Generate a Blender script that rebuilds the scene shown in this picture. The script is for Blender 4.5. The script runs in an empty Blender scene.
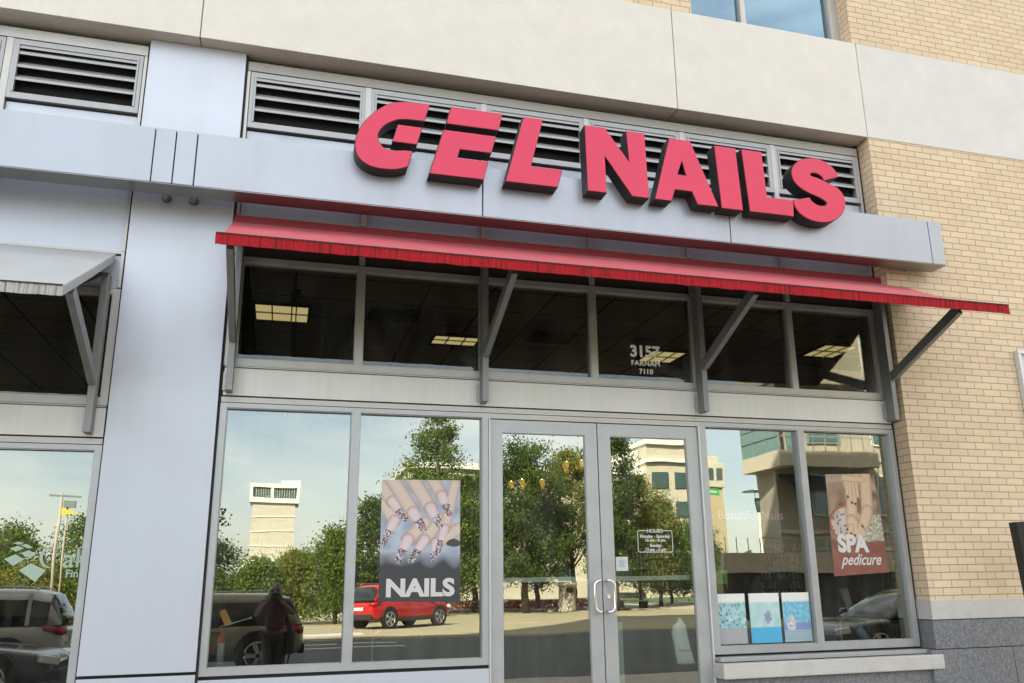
import bpy, bmesh, math, random
from mathutils import Vector, Matrix, Euler, noise
from mathutils.geometry import tessellate_polygon
R = math.radians
scene = bpy.context.scene
col = scene.collection
random.seed(7)

# ------------------------------------------------------------------ materials
def nodes(name):
    m = bpy.data.materials.new(name); m.use_nodes = True
    nt = m.node_tree
    b = nt.nodes['Principled BSDF']
    return m, nt, b
def N(nt, t, **kw):
    n = nt.nodes.new(t)
    for k, v in kw.items():
        if hasattr(n, k): setattr(n, k, v)
        else: n.inputs[k].default_value = v
    return n
def mat(name, c, rough=.6, metal=0., var=.0, scale=6., bump=0., bscale=60., spec=.5, emit=None, es=0., coat=0., stretch=(1, 1, 1), hue=None):
    m, nt, b = nodes(name)
    b.inputs['Base Color'].default_value = (*c, 1)
    b.inputs['Roughness'].default_value = rough
    b.inputs['Metallic'].default_value = metal
    b.inputs['Specular IOR Level'].default_value = spec
    b.inputs['Coat Weight'].default_value = coat
    if emit:
        b.inputs['Emission Color'].default_value = (*emit, 1); b.inputs['Emission Strength'].default_value = es
    tc = N(nt, 'ShaderNodeTexCoord')
    mp = N(nt, 'ShaderNodeMapping'); mp.inputs['Scale'].default_value = stretch
    nt.links.new(tc.outputs['Object'], mp.inputs[0])
    if var:
        n = N(nt, 'ShaderNodeTexNoise', Scale=scale, Detail=7., Roughness=.62)
        nt.links.new(mp.outputs[0], n.inputs['Vector'])
        r = N(nt, 'ShaderNodeMapRange'); r.inputs[1].default_value = .28; r.inputs[2].default_value = .72
        nt.links.new(n.outputs[0], r.inputs[0])
        mx = N(nt, 'ShaderNodeMix', data_type='RGBA')
        a = tuple(max(0, x*(1-var)) for x in c); d = tuple(min(1, x*(1+var)) for x in c)
        if hue: a = hue
        mx.inputs[6].default_value = (*a, 1); mx.inputs[7].default_value = (*d, 1)
        nt.links.new(r.outputs[0], mx.inputs[0]); nt.links.new(mx.outputs[2], b.inputs['Base Color'])
        rr = N(nt, 'ShaderNodeMapRange'); rr.inputs[3].default_value = max(0.02, rough-.08); rr.inputs[4].default_value = min(1, rough+.08)
        nt.links.new(n.outputs[0], rr.inputs[0]); nt.links.new(rr.outputs[0], b.inputs['Roughness'])
    if bump:
        n2 = N(nt, 'ShaderNodeTexNoise', Scale=bscale, Detail=4.)
        nt.links.new(mp.outputs[0], n2.inputs['Vector'])
        bp = N(nt, 'ShaderNodeBump', Strength=bump, Distance=.01)
        nt.links.new(n2.outputs[0], bp.inputs['Height']); nt.links.new(bp.outputs[0], b.inputs['Normal'])
    return m
def streak_mat(name, c, dark, amt, xs=14., rough=.45, metal=.25):
    """painted metal with rain streaks running down and broad cloudy soiling"""
    m, nt, b = nodes(name)
    b.inputs['Metallic'].default_value = metal
    tc = N(nt, 'ShaderNodeTexCoord')
    mp = N(nt, 'ShaderNodeMapping'); mp.inputs['Scale'].default_value = (xs, xs, .35)
    nt.links.new(tc.outputs['Object'], mp.inputs[0])
    n = N(nt, 'ShaderNodeTexNoise', Scale=1., Detail=6., Roughness=.6); nt.links.new(mp.outputs[0], n.inputs['Vector'])
    n2 = N(nt, 'ShaderNodeTexNoise', Scale=1.3, Detail=5.); nt.links.new(tc.outputs['Object'], n2.inputs['Vector'])
    ml = N(nt, 'ShaderNodeMath', operation='MULTIPLY'); nt.links.new(n.outputs[0], ml.inputs[0]); nt.links.new(n2.outputs[0], ml.inputs[1])
    r = N(nt, 'ShaderNodeMapRange'); r.inputs[1].default_value = .2; r.inputs[2].default_value = .42; r.inputs[4].default_value = amt
    nt.links.new(ml.outputs[0], r.inputs[0])
    mx = N(nt, 'ShaderNodeMix', data_type='RGBA'); mx.inputs[6].default_value = (*c, 1); mx.inputs[7].default_value = (*dark, 1)
    nt.links.new(r.outputs[0], mx.inputs[0]); nt.links.new(mx.outputs[2], b.inputs['Base Color'])
    rr = N(nt, 'ShaderNodeMapRange'); rr.inputs[3].default_value = rough-.08; rr.inputs[4].default_value = rough+.12
    nt.links.new(n2.outputs[0], rr.inputs[0]); nt.links.new(rr.outputs[0], b.inputs['Roughness'])
    bp = N(nt, 'ShaderNodeBump', Strength=.12, Distance=.02)
    n3 = N(nt, 'ShaderNodeTexNoise', Scale=.9, Detail=1.); nt.links.new(tc.outputs['Object'], n3.inputs['Vector'])
    nt.links.new(n3.outputs[0], bp.inputs['Height']); nt.links.new(bp.outputs[0], b.inputs['Normal'])
    return m
def brick_mat(name):
    m, nt, b = nodes(name)
    uv = N(nt, 'ShaderNodeUVMap')
    mp = N(nt, 'ShaderNodeMapping'); mp.inputs['Location'].default_value = (.05, .018, 0)
    nt.links.new(uv.outputs[0], mp.inputs[0])
    # slight wobble so that the joints are not ruled lines
    nz = N(nt, 'ShaderNodeTexNoise', Scale=9., Detail=2.); nt.links.new(uv.outputs[0], nz.inputs['Vector'])
    sub = N(nt, 'ShaderNodeVectorMath', operation='SUBTRACT'); sub.inputs[1].default_value = (.5, .5, .5); nt.links.new(nz.outputs[1], sub.inputs[0])
    sc = N(nt, 'ShaderNodeVectorMath', operation='SCALE'); sc.inputs['Scale'].default_value = .0035; nt.links.new(sub.outputs[0], sc.inputs[0])
    ad = N(nt, 'ShaderNodeVectorMath', operation='ADD'); nt.links.new(mp.outputs[0], ad.inputs[0]); nt.links.new(sc.outputs[0], ad.inputs[1])
    bt = N(nt, 'ShaderNodeTexBrick'); bt.offset = .5
    nt.links.new(ad.outputs[0], bt.inputs['Vector'])
    bt.inputs['Scale'].default_value = 1.; bt.inputs['Brick Width'].default_value = .1935; bt.inputs['Row Height'].default_value = .0645
    bt.inputs['Mortar Size'].default_value = .0048; bt.inputs['Mortar Smooth'].default_value = .25; bt.inputs['Bias'].default_value = -.1
    bt.inputs['Color1'].default_value = (.66, .515, .345, 1); bt.inputs['Color2'].default_value = (.60, .455, .295, 1); bt.inputs['Mortar'].default_value = (.345, .275, .195, 1)
    n = N(nt, 'ShaderNodeTexNoise', Scale=2.2, Detail=8., Roughness=.7); nt.links.new(uv.outputs[0], n.inputs['Vector'])
    hs = N(nt, 'ShaderNodeHueSaturation'); nt.links.new(bt.outputs[0], hs.inputs['Color'])
    r = N(nt, 'ShaderNodeMapRange'); r.inputs[3].default_value = .84; r.inputs[4].default_value = 1.16; nt.links.new(n.outputs[0], r.inputs[0]); nt.links.new(r.outputs[0], hs.inputs['Value'])
    nt.links.new(hs.outputs[0], b.inputs['Base Color'])
    b.inputs['Roughness'].default_value = .85
    n2 = N(nt, 'ShaderNodeTexNoise', Scale=160., Detail=3.); nt.links.new(uv.outputs[0], n2.inputs['Vector'])
    iv = N(nt, 'ShaderNodeMath', operation='MULTIPLY_ADD'); iv.inputs[1].default_value = -1.; nt.links.new(bt.outputs[1], iv.inputs[0])
    ml = N(nt, 'ShaderNodeMath', operation='MULTIPLY'); ml.inputs[1].default_value = .25; nt.links.new(n2.outputs[0], ml.inputs[0]); nt.links.new(ml.outputs[0], iv.inputs[2])
    bp = N(nt, 'ShaderNodeBump', Strength=.6, Distance=.006); nt.links.new(iv.outputs[0], bp.inputs['Height']); nt.links.new(bp.outputs[0], b.inputs['Normal'])
    return m
def glass_front(name, fac, gcol, tcol, wave=.0):
    m, nt, b = nodes(name); nt.nodes.remove(b)
    out = nt.nodes['Material Output']
    t = N(nt, 'ShaderNodeBsdfTransparent'); t.inputs[0].default_value = (*tcol, 1)
    g = N(nt, 'ShaderNodeBsdfGlossy'); g.inputs['Color'].default_value = (*gcol, 1); g.inputs['Roughness'].default_value = 0.
    if wave:
        tc = N(nt, 'ShaderNodeTexCoord'); n = N(nt, 'ShaderNodeTexNoise', Scale=1.6, Detail=1.); nt.links.new(tc.outputs['Object'], n.inputs['Vector'])
        bp = N(nt, 'ShaderNodeBump', Strength=1., Distance=wave); nt.links.new(n.outputs[0], bp.inputs['Height']); nt.links.new(bp.outputs[0], g.inputs['Normal'])
    mx = N(nt, 'ShaderNodeMixShader'); mx.inputs[0].default_value = fac
    fr = N(nt, 'ShaderNodeFresnel'); fr.inputs[0].default_value = 1.5
    ad = N(nt, 'ShaderNodeMath', operation='ADD', use_clamp=True); ad.inputs[1].default_value = fac-.04; nt.links.new(fr.outputs[0], ad.inputs[0]); nt.links.new(ad.outputs[0], mx.inputs[0])
    nt.links.new(t.outputs[0], mx.inputs[1]); nt.links.new(g.outputs[0], mx.inputs[2])
    if not wave: nt.links.new(mx.outputs[0], out.inputs[0]); return m
    # thin film of dust and wiping marks
    mp = N(nt, 'ShaderNodeMapping'); mp.inputs['Scale'].default_value = (5., 5., 1.3); mp.inputs['Rotation'].default_value = (0, .35, 0); nt.links.new(tc.outputs['Object'], mp.inputs[0])
    nd = N(nt, 'ShaderNodeTexNoise', Scale=1., Detail=7., Roughness=.6, Distortion=1.); nt.links.new(mp.outputs[0], nd.inputs['Vector'])
    rd_ = N(nt, 'ShaderNodeMapRange'); rd_.inputs[1].default_value = .42; rd_.inputs[2].default_value = .78; rd_.inputs[3].default_value = .004; rd_.inputs[4].default_value = .06; nt.links.new(nd.outputs[0], rd_.inputs[0])
    df = N(nt, 'ShaderNodeBsdfDiffuse'); df.inputs[0].default_value = (.55, .55, .52, 1); m2 = N(nt, 'ShaderNodeMixShader')
    nt.links.new(rd_.outputs[0], m2.inputs[0]); nt.links.new(mx.outputs[0], m2.inputs[1]); nt.links.new(df.outputs[0], m2.inputs[2]); nt.links.new(m2.outputs[0], out.inputs[0])
    return m
def leaf_mat(name, c1, c2):
    m, nt, b = nodes(name); out = nt.nodes['Material Output']
    oi = N(nt, 'ShaderNodeNewGeometry')
    mx = N(nt, 'ShaderNodeMix', data_type='RGBA'); mx.inputs[6].default_value = (*c1, 1); mx.inputs[7].default_value = (*c2, 1)
    nt.links.new(oi.outputs['Random Per Island'], mx.inputs[0])
    d = N(nt, 'ShaderNodeBsdfDiffuse'); t = N(nt, 'ShaderNodeBsdfTranslucent')
    nt.links.new(mx.outputs[2], d.inputs[0]); nt.links.new(mx.outputs[2], t.inputs[0])
    ms = N(nt, 'ShaderNodeMixShader'); ms.inputs[0].default_value = .38
    nt.links.new(d.outputs[0], ms.inputs[1]); nt.links.new(t.outputs[0], ms.inputs[2]); nt.links.new(ms.outputs[0], out.inputs[0]); nt.nodes.remove(b)
    return m
def vcol_mat(name, rough=.4):
    m, nt, b = nodes(name); a = N(nt, 'ShaderNodeVertexColor'); a.layer_name = 'print'
    nt.links.new(a.outputs[0], b.inputs['Base Color']); b.inputs['Roughness'].default_value = rough
    return m

M = {}
M['panel'] = streak_mat('aluminium_panel', (0.493, 0.522, 0.579), (0.444, 0.463, 0.495), .4, xs=7., rough=.42, metal=.35)
M['panel_up'] = streak_mat('upper_panel', (0.413, 0.446, 0.498), (0.304, 0.329, 0.361), .5, xs=9., rough=.4, metal=.4)
M['beam'] = streak_mat('beam_metal', (0.357, 0.383, 0.423), (0.304, 0.315, 0.323), .4, xs=8., rough=.36, metal=.5)
M['band'] = streak_mat('sill_band_metal', (0.667, 0.660, 0.625), (0.511, 0.490, 0.440), .35, xs=22., rough=.5, metal=.3)
M['frame'] = mat('frame_metal', (0.446, 0.429, 0.396), rough=.42, metal=.45, var=.10, scale=5., stretch=(1, 1, .5))
M['frame_low'] = mat('frame_metal_lower', (0.394, 0.402, 0.402), rough=.4, metal=.45, var=.08, scale=5.)
M['chrome'] = mat('chrome', (.85, .84, .82), rough=.16, metal=1.)
M['white_metal'] = mat('bright_strip', (0.586, 0.593, 0.607), rough=.3, metal=.2)
M['joint'] = mat('dark_joint', (.035, .032, .03), rough=.9)
M['black'] = mat('black_void', (.006, .006, .006), rough=.9)
M['brick'] = brick_mat('buff_brick')
M['stone'] = mat('cast_stone', (0.635, 0.598, 0.540), rough=.85, var=.045, scale=5., bump=.4, bscale=90.)
M['stone2'] = mat('cast_stone_pale', (0.610, 0.588, 0.546), rough=.85, var=.05, scale=4., bump=.25, bscale=90.)
M['limestone'] = mat('limestone_trim', (0.469, 0.448, 0.414), rough=.8, var=.1, scale=7., bump=.3, bscale=60.)
M['granite'] = mat('granite_base', (0.155, 0.158, 0.165), rough=.5, var=.55, scale=55., bump=.05)
M['louver'] = mat('louver_metal', (0.345, 0.345, 0.345), rough=.45, metal=.4, var=.08)
M['letter'] = mat('letter_face_red', (.60, .047, .098), rough=.3, var=.05, scale=1.6, spec=.28)
M['letter_side'] = mat('letter_return_black', (.012, .011, .010), rough=.5, var=.4, scale=12.)
M['awn_red'] = streak_mat('awning_red', (.50, .088, .105), (.46, .13, .125), .8, xs=4., rough=.75, metal=0.)
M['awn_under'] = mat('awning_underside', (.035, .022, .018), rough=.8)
M['awn_white'] = streak_mat('awning_white', (0.442, 0.455, 0.455), (0.380, 0.380, 0.359), .7, xs=5., rough=.5, metal=.15)
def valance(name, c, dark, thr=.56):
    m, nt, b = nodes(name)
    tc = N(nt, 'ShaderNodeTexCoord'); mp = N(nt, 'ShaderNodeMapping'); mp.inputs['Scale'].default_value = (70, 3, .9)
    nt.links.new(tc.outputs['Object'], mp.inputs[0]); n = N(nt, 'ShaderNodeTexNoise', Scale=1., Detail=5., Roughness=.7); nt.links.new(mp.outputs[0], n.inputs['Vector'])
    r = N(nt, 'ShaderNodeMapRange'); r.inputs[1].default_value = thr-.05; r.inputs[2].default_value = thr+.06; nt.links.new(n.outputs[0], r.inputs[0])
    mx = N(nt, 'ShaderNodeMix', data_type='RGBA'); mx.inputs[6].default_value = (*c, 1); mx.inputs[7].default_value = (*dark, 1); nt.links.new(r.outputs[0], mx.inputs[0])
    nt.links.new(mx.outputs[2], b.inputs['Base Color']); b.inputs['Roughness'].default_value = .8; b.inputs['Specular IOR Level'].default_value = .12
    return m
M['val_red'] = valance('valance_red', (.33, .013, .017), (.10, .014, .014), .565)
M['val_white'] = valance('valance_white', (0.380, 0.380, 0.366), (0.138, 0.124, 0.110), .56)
M['bracket'] = mat('bracket_metal', (0.221, 0.224, 0.224), rough=.4, metal=.4, var=.1, scale=6.)
GT = (.86, .92, .87)
M['glass'] = glass_front('shop_glass', .265, (.97, 1., .89), GT, .0009)
M['glass_dim'] = glass_front('transom_glass', .075, (.92, 1., .95), (.80, .80, .72), .0006)
M['glass_sky'] = glass_front('upper_glass', .42, (.34, .50, .60), (.6, .66, .66), .0006)
M['glass_in'] = glass_front('glass_inner', .0, (1, 1, 1), (.97, 1., .98))
M['ceiling'] = None
M['vinyl'] = mat('white_vinyl', (0.552, 0.552, 0.524), rough=.5)
M['numeral'] = mat('numeral_white', (.86, .86, .83), rough=.5)
M['vinyl_green'] = mat('pale_vinyl', (0.345, 0.455, 0.359), rough=.5)
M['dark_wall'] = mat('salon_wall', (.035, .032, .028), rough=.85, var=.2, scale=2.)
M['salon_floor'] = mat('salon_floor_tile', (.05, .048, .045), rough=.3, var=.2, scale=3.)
M['red_gloss'] = mat('red_enamel', (.6, .03, .02), rough=.25)
M['orange'] = mat('orange_vinyl', (.85, .35, .03), rough=.4)
M['yellow'] = mat('yellow_vinyl', (.8, .6, .08), rough=.4)
M['green'] = mat('green_plastic', (.05, .42, .10), rough=.4)
M['black_metal'] = mat('black_paint', (.012, .012, .014), rough=.3)
M['print'] = vcol_mat('printed_poster')
M['bag'] = mat('white_plastic_bag', (.85, .92, .88), rough=.35, var=.1, scale=9., bump=.5, bscale=25.)
M['bagprint'] = mat('bag_print', (0.414, 0.103, 0.138), rough=.5)

def ceiling_mat():
    m, nt, b = nodes('ceiling_tile')
    tc = N(nt, 'ShaderNodeTexCoord'); bt = N(nt, 'ShaderNodeTexBrick'); bt.offset = 0.
    nt.links.new(tc.outputs['Object'], bt.inputs['Vector'])
    bt.inputs['Scale'].default_value = 1.; bt.inputs['Brick Width'].default_value = .58; bt.inputs['Row Height'].default_value = .58; bt.inputs['Mortar Size'].default_value = .012
    bt.inputs['Color1'].default_value = (.50, .42, .34, 1); bt.inputs['Color2'].default_value = (.46, .39, .31, 1); bt.inputs['Mortar'].default_value = (.14, .12, .10, 1)
    nt.links.new(bt.outputs[0], b.inputs['Base Color']); b.inputs['Roughness'].default_value = .9
    return m
M['ceiling'] = ceiling_mat()
def asphalt_mat():
    m, nt, b = nodes('street_asphalt')
    tc = N(nt, 'ShaderNodeTexCoord')
    n = N(nt, 'ShaderNodeTexNoise', Scale=.35, Detail=8., Roughness=.65); nt.links.new(tc.outputs['Object'], n.inputs['Vector'])
    n2 = N(nt, 'ShaderNodeTexNoise', Scale=60., Detail=3.); nt.links.new(tc.outputs['Object'], n2.inputs['Vector'])
    r = N(nt, 'ShaderNodeMapRange'); r.inputs[1].default_value = .3; r.inputs[2].default_value = .7; nt.links.new(n.outputs[0], r.inputs[0])
    mx = N(nt, 'ShaderNodeMix', data_type='RGBA'); mx.inputs[6].default_value = (.055, .058, .056, 1); mx.inputs[7].default_value = (.080, .082, .078, 1); nt.links.new(r.outputs[0], mx.inputs[0])
    hs = N(nt, 'ShaderNodeHueSaturation'); nt.links.new(mx.outputs[2], hs.inputs['Color'])
    r2 = N(nt, 'ShaderNodeMapRange'); r2.inputs[3].default_value = .8; r2.inputs[4].default_value = 1.2; nt.links.new(n2.outputs[0], r2.inputs[0]); nt.links.new(r2.outputs[0], hs.inputs['Value'])
    nt.links.new(hs.outputs[0], b.inputs['Base Color']); b.inputs['Roughness'].default_value = .85
    return m
M['asphalt'] = asphalt_mat()
M['concrete'] = mat('pavement_concrete', (.42, .38, .31), rough=.85, var=.12, scale=2.)
M['roadway'] = mat('roadway_painted_sunlight', (0.318, 0.281, 0.174), rough=.85, var=.14, scale=.7)  # far street paler than the asphalt: sunlight put into its colour
M['grass'] = mat('lawn_grass', (.055, .085, .022), rough=.9, var=.3, scale=.8)
M['paint_white'] = mat('road_paint_white', (0.517, 0.517, 0.497), rough=.6, var=.1, scale=8.)
M['paint_yellow'] = mat('road_paint_yellow', (.55, .33, .06), rough=.6, var=.2, scale=8.)

# ------------------------------------------------------------------ mesh helpers
class MB:
    def __init__(s): s.v = []; s.f = []; s.m = []; s.sm = []
    def add(s, vs, fs, mi=0, smooth=False):
        o = len(s.v); s.v += [tuple(v) for v in vs]
        for f in fs: s.f.append([o+i for i in f]); s.m.append(mi); s.sm.append(smooth)
        return s
    def box(s, x0, x1, y0, y1, z0, z1, mi=0, front=None):
        vs = [(x0, y0, z0), (x1, y0, z0), (x1, y1, z0), (x0, y1, z0), (x0, y0, z1), (x1, y0, z1), (x1, y1, z1), (x0, y1, z1)]
        fs = [(0, 3, 2, 1), (4, 5, 6, 7), (0, 1, 5, 4), (1, 2, 6, 5), (2, 3, 7, 6), (3, 0, 4, 7)]
        for i, f in enumerate(fs): s.add([], [], 0)
        o = len(s.v); s.v += vs
        for i, f in enumerate(fs):
            s.f.append([o+k for k in f]); s.m.append(front if (front is not None and i == 2) else mi); s.sm.append(False)
        return s
    def obox(s, c, size, rot=(0, 0, 0), mi=0):
        mt = Matrix.Translation(c) @ Euler(rot).to_matrix().to_4x4()
        hx, hy, hz = [k/2 for k in size]
        vs = [mt @ Vector(p) for p in ((-hx, -hy, -hz), (hx, -hy, -hz), (hx, hy, -hz), (-hx, hy, -hz), (-hx, -hy, hz), (hx, -hy, hz), (hx, hy, hz), (-hx, hy, hz))]
        return s.add(vs, [(0, 3, 2, 1), (4, 5, 6, 7), (0, 1, 5, 4), (1, 2, 6, 5), (2, 3, 7, 6), (3, 0, 4, 7)], mi)
    def bar(s, p, q, w, h, mi=0):
        """square bar from p to q, w across, h along the other direction"""
        p = Vector(p); q = Vector(q); d = (q-p).normalized()
        a = d.cross(Vector((1, 0, 0)))
        a = Vector((1, 0, 0)) if a.length > .2 else Vector((0, 1, 0))
        b = d.cross(a).normalized(); a = b.cross(d).normalized()
        vs = []
        for c in (p, q):
            for i, j in ((-1, -1), (1, -1), (1, 1), (-1, 1)): vs.append(c+a*i*w/2+b*j*h/2)
        fs = [(0, 3, 2, 1), (4, 5, 6, 7), (0, 1, 5, 4), (1, 2, 6, 5), (2, 3, 7, 6), (3, 0, 4, 7)]
        return s.add(vs, fs, mi)
    def tube(s, pts, r, n=8, mi=0, cap=True):
        pts = [Vector(p) for p in pts]; rs = r if isinstance(r, (list, tuple)) else [r]*len(pts)
        o = len(s.v); ref = None
        for i, p in enumerate(pts):
            d = (pts[min(i+1, len(pts)-1)]-pts[max(i-1, 0)]).normalized()
            if ref is None:
                ref = d.cross(Vector((0, 0, 1)))
                if ref.length < .1: ref = d.cross(Vector((1, 0, 0)))
            u = (ref - d*ref.dot(d)).normalized(); ref = u; w = d.cross(u)
            for k in range(n):
                a = 2*math.pi*k/n; s.v.append(tuple(p+(u*math.cos(a)+w*math.sin(a))*rs[i]))
        for i in range(len(pts)-1):
            for k in range(n):
                a = o+i*n+k; b = o+i*n+(k+1) % n; s.f.append([a, b, b+n, a+n]); s.m.append(mi); s.sm.append(True)
        if cap:
            s.f.append([o+k for k in range(n)][::-1]); s.m.append(mi); s.sm.append(False)
            e = o+(len(pts)-1)*n; s.f.append([e+k for k in range(n)]); s.m.append(mi); s.sm.append(False)
        return s
    def lathe(s, prof, n=16, mi=0, c=(0, 0, 0)):
        o = len(s.v); c = Vector(c)
        for r, z in prof:
            for k in range(n):
                a = 2*math.pi*k/n; s.v.append(tuple(c+Vector((r*math.cos(a), r*math.sin(a), z))))
        for i in range(len(prof)-1):
            for k in range(n):
                a = o+i*n+k; b = o+i*n+(k+1) % n; s.f.append([a, b, b+n, a+n]); s.m.append(mi); s.sm.append(True)
        s.f.append([o+k for k in range(n)][::-1]); s.m.append(mi); s.sm.append(False)
        e = o+(len(prof)-1)*n; s.f.append([e+k for k in range(n)]); s.m.append(mi); s.sm.append(False)
        return s
    def prism(s, outer, holes, y0, y1, mi=0, side=None, ax='y'):
        """polygon in (x,z) extruded along y (or in (y,z) along x); front face at y0"""
        side = mi if side is None else side
        P = (lambda a, b, t: (a, t, b)) if ax == 'y' else (lambda a, b, t: (t, a, b))
        loops = [outer]+list(holes)
        flat = [p for l in loops for p in l]
        tris = tessellate_polygon([[Vector((p[0], p[1], 0)) for p in l] for l in loops])
        o = len(s.v); n = len(flat)
        s.v += [P(p[0], p[1], y0) for p in flat]+[P(p[0], p[1], y1) for p in flat]
        for t in tris:
            s.f.append([o+i for i in t]); s.m.append(mi); s.sm.append(False)
            s.f.append([o+n+i for i in t][::-1]); s.m.append(side); s.sm.append(False)
        k = 0
        for l in loops:
            for i in range(len(l)):
                a = o+k+i; b = o+k+(i+1) % len(l); s.f.append([a, b, b+n, a+n]); s.m.append(side); s.sm.append(False)
            k += len(l)
        return s
    def loft(s, rings, mi=0, cap=True, smooth=True):
        n = len(rings[0]); o = len(s.v)
        for r in rings: s.v += [tuple(p) for p in r]
        for i in range(len(rings)-1):
            for k in range(n):
                a = o+i*n+k; b = o+i*n+(k+1) % n; s.f.append([a, b, b+n, a+n]); s.m.append(mi if not isinstance(mi, list) else mi[k]); s.sm.append(smooth)
        if cap:
            m0 = mi if not isinstance(mi, list) else mi[0]
            s.f.append([o+k for k in range(n)][::-1]); s.m.append(m0); s.sm.append(False)
            e = o+(len(rings)-1)*n; s.f.append([e+k for k in range(n)]); s.m.append(m0); s.sm.append(False)
        return s
    def build(s, name, mats, parent=None, bevel=0., recalc=True, loc=None):
        me = bpy.data.meshes.new(name); me.from_pydata(s.v, [], s.f)
        if not isinstance(mats, (list, tuple)): mats = [mats]
        for m in mats: me.materials.append(M[m] if isinstance(m, str) else m)
        me.polygons.foreach_set('material_index', s.m); me.polygons.foreach_set('use_smooth', s.sm)
        if recalc:
            bm = bmesh.new(); bm.from_mesh(me); bmesh.ops.recalc_face_normals(bm, faces=bm.faces); bm.to_mesh(me); bm.free()
        uv = me.uv_layers.new(name='UVMap')
        for p in me.polygons:
            nx, ny, nz = abs(p.normal.x), abs(p.normal.y), abs(p.normal.z)
            for li in p.loop_indices:
                v = me.vertices[me.loops[li].vertex_index].co
                uv.data[li].uv = (v.x, v.y) if nz > max(nx, ny) else ((v.x, v.z) if ny >= nx else (v.y, v.z))
        o = bpy.data.objects.new(name, me); col.objects.link(o)
        if parent: o.parent = parent
        if loc is not None: o.location = loc
        if bevel:
            b = o.modifiers.new('edge', 'BEVEL'); b.width = bevel; b.segments = 2; b.limit_method = 'ANGLE'; b.angle_limit = R(50)
        return o
def each(boxes, name, mats, parent, bevel=0.):
    for b in boxes: MB().box(*b).build(name, mats, parent, bevel)
def tag(o, label=None, cat=None, group=None, kind=None):
    if label: o['label'] = label
    if cat: o['category'] = cat
    if group: o['group'] = group
    if kind: o['kind'] = kind
    return o
def empty(name, loc=(0, 0, 0), rz=0., label=None, cat=None, group=None):
    o = bpy.data.objects.new(name, None); col.objects.link(o); o.location = loc; o.rotation_euler = (0, 0, rz); o.empty_display_size = .2
    return tag(o, label, cat, group)
def copy_tree(o, parent=None):
    c = o.copy(); col.objects.link(c)
    if parent: c.parent = parent
    for ch in [x for x in col.objects if x.parent == o]: copy_tree(ch, c)
    return c
def text(name, s, x, y, z, size, m, parent=None, bold=0., shear=0., align='CENTER', ext=.0008, sx=1., rz=0., spacing=1.):
    cu = bpy.data.curves.new(name, 'FONT'); cu.body = s; cu.size = size; cu.align_x = align; cu.offset = bold; cu.shear = shear; cu.extrude = ext; cu.resolution_u = 4; cu.space_character = spacing
    t = bpy.data.objects.new(name, cu); col.objects.link(t)
    dg = bpy.context.evaluated_depsgraph_get(); me = bpy.data.meshes.new_from_object(t.evaluated_get(dg))
    bpy.data.objects.remove(t); bpy.data.curves.remove(cu)
    mt = Matrix.Translation((x, y, z)) @ Matrix.Rotation(rz, 4, 'Z') @ Matrix.Rotation(R(90), 4, 'X') @ Matrix.Diagonal((sx, 1, 1, 1))
    me.transform(mt); me.materials.clear(); me.materials.append(M[m] if isinstance(m, str) else m); me.name = name
    o = bpy.data.objects.new(name, me); col.objects.link(o)
    if parent: o.parent = parent
    return o
def painted(name, x0, x1, z0, z1, y, fn, nx, nz, parent=None, quad=None, back=.004):
    """a printed sheet: colour comes from fn(u, v), v down from the top; quad = four (x,z) corners tl,tr,br,bl"""
    q = quad or [(x0, z1), (x1, z1), (x1, z0), (x0, z0)]
    vs = []; cs = []
    for j in range(nz+1):
        for i in range(nx+1):
            u = i/nx; v = j/nz
            a = Vector(q[0]).lerp(Vector(q[1]), u); b = Vector(q[3]).lerp(Vector(q[2]), u); p = a.lerp(b, v)
            vs.append((p.x, y, p.y)); cs.append(fn(u, v))
    fs = [(j*(nx+1)+i, (j+1)*(nx+1)+i, (j+1)*(nx+1)+i+1, j*(nx+1)+i+1) for j in range(nz) for i in range(nx)]
    n = len(vs)
    bk = [(q[k][0], y+back, q[k][1]) for k in range(4)]
    c4 = [0, nx, n-1, n-1-nx]
    fs2 = fs+[(n, n+1, n+2, n+3), (c4[0], c4[1], n+1, n), (c4[1], c4[2], n+2, n+1), (c4[2], c4[3], n+3, n+2), (c4[3], c4[0], n, n+3)]
    me = bpy.data.meshes.new(name); me.from_pydata(vs+bk, [], fs2); me.materials.append(M['print'])
    ca = me.color_attributes.new('print', 'FLOAT_COLOR', 'POINT')
    for i, c in enumerate(cs): ca.data[i].color = (c[0]*.7, c[1]*.7, c[2]*.7, 1)
    for i in range(4): ca.data[n+i].color = (.6, .6, .6, 1)
    o = bpy.data.objects.new(name, me); col.objects.link(o)
    if parent: o.parent = parent
    return o

# ------------------------------------------------------------------ camera
cd = bpy.data.cameras.new('camera'); cam = bpy.data.objects.new('camera', cd); col.objects.link(cam); scene.camera = cam
F_, YAW, PIT, ROL, CX, CY = 847.4614, .2838241, .2661623, -.0159298, 529.5134, 354.9037
CC = Vector((0, -6.5, 1.6))
fw = Vector((math.sin(YAW)*math.cos(PIT), math.cos(YAW)*math.cos(PIT), math.sin(PIT)))
rt = Vector((math.cos(YAW), -math.sin(YAW), 0)); up = rt.cross(fw)
rt2 = math.cos(ROL)*rt+math.sin(ROL)*up; up2 = -math.sin(ROL)*rt+math.cos(ROL)*up
cam.matrix_world = Matrix(((rt2.x, up2.x, -fw.x, CC.x), (rt2.y, up2.y, -fw.y, CC.y), (rt2.z, up2.z, -fw.z, CC.z), (0, 0, 0, 1)))
cd.sensor_width = 36; cd.lens = F_/1024*36; cd.shift_x = (512-CX)/1024; cd.shift_y = (CY-341.5)/1024
cd.clip_start = .02; cd.clip_end = 3000

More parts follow.
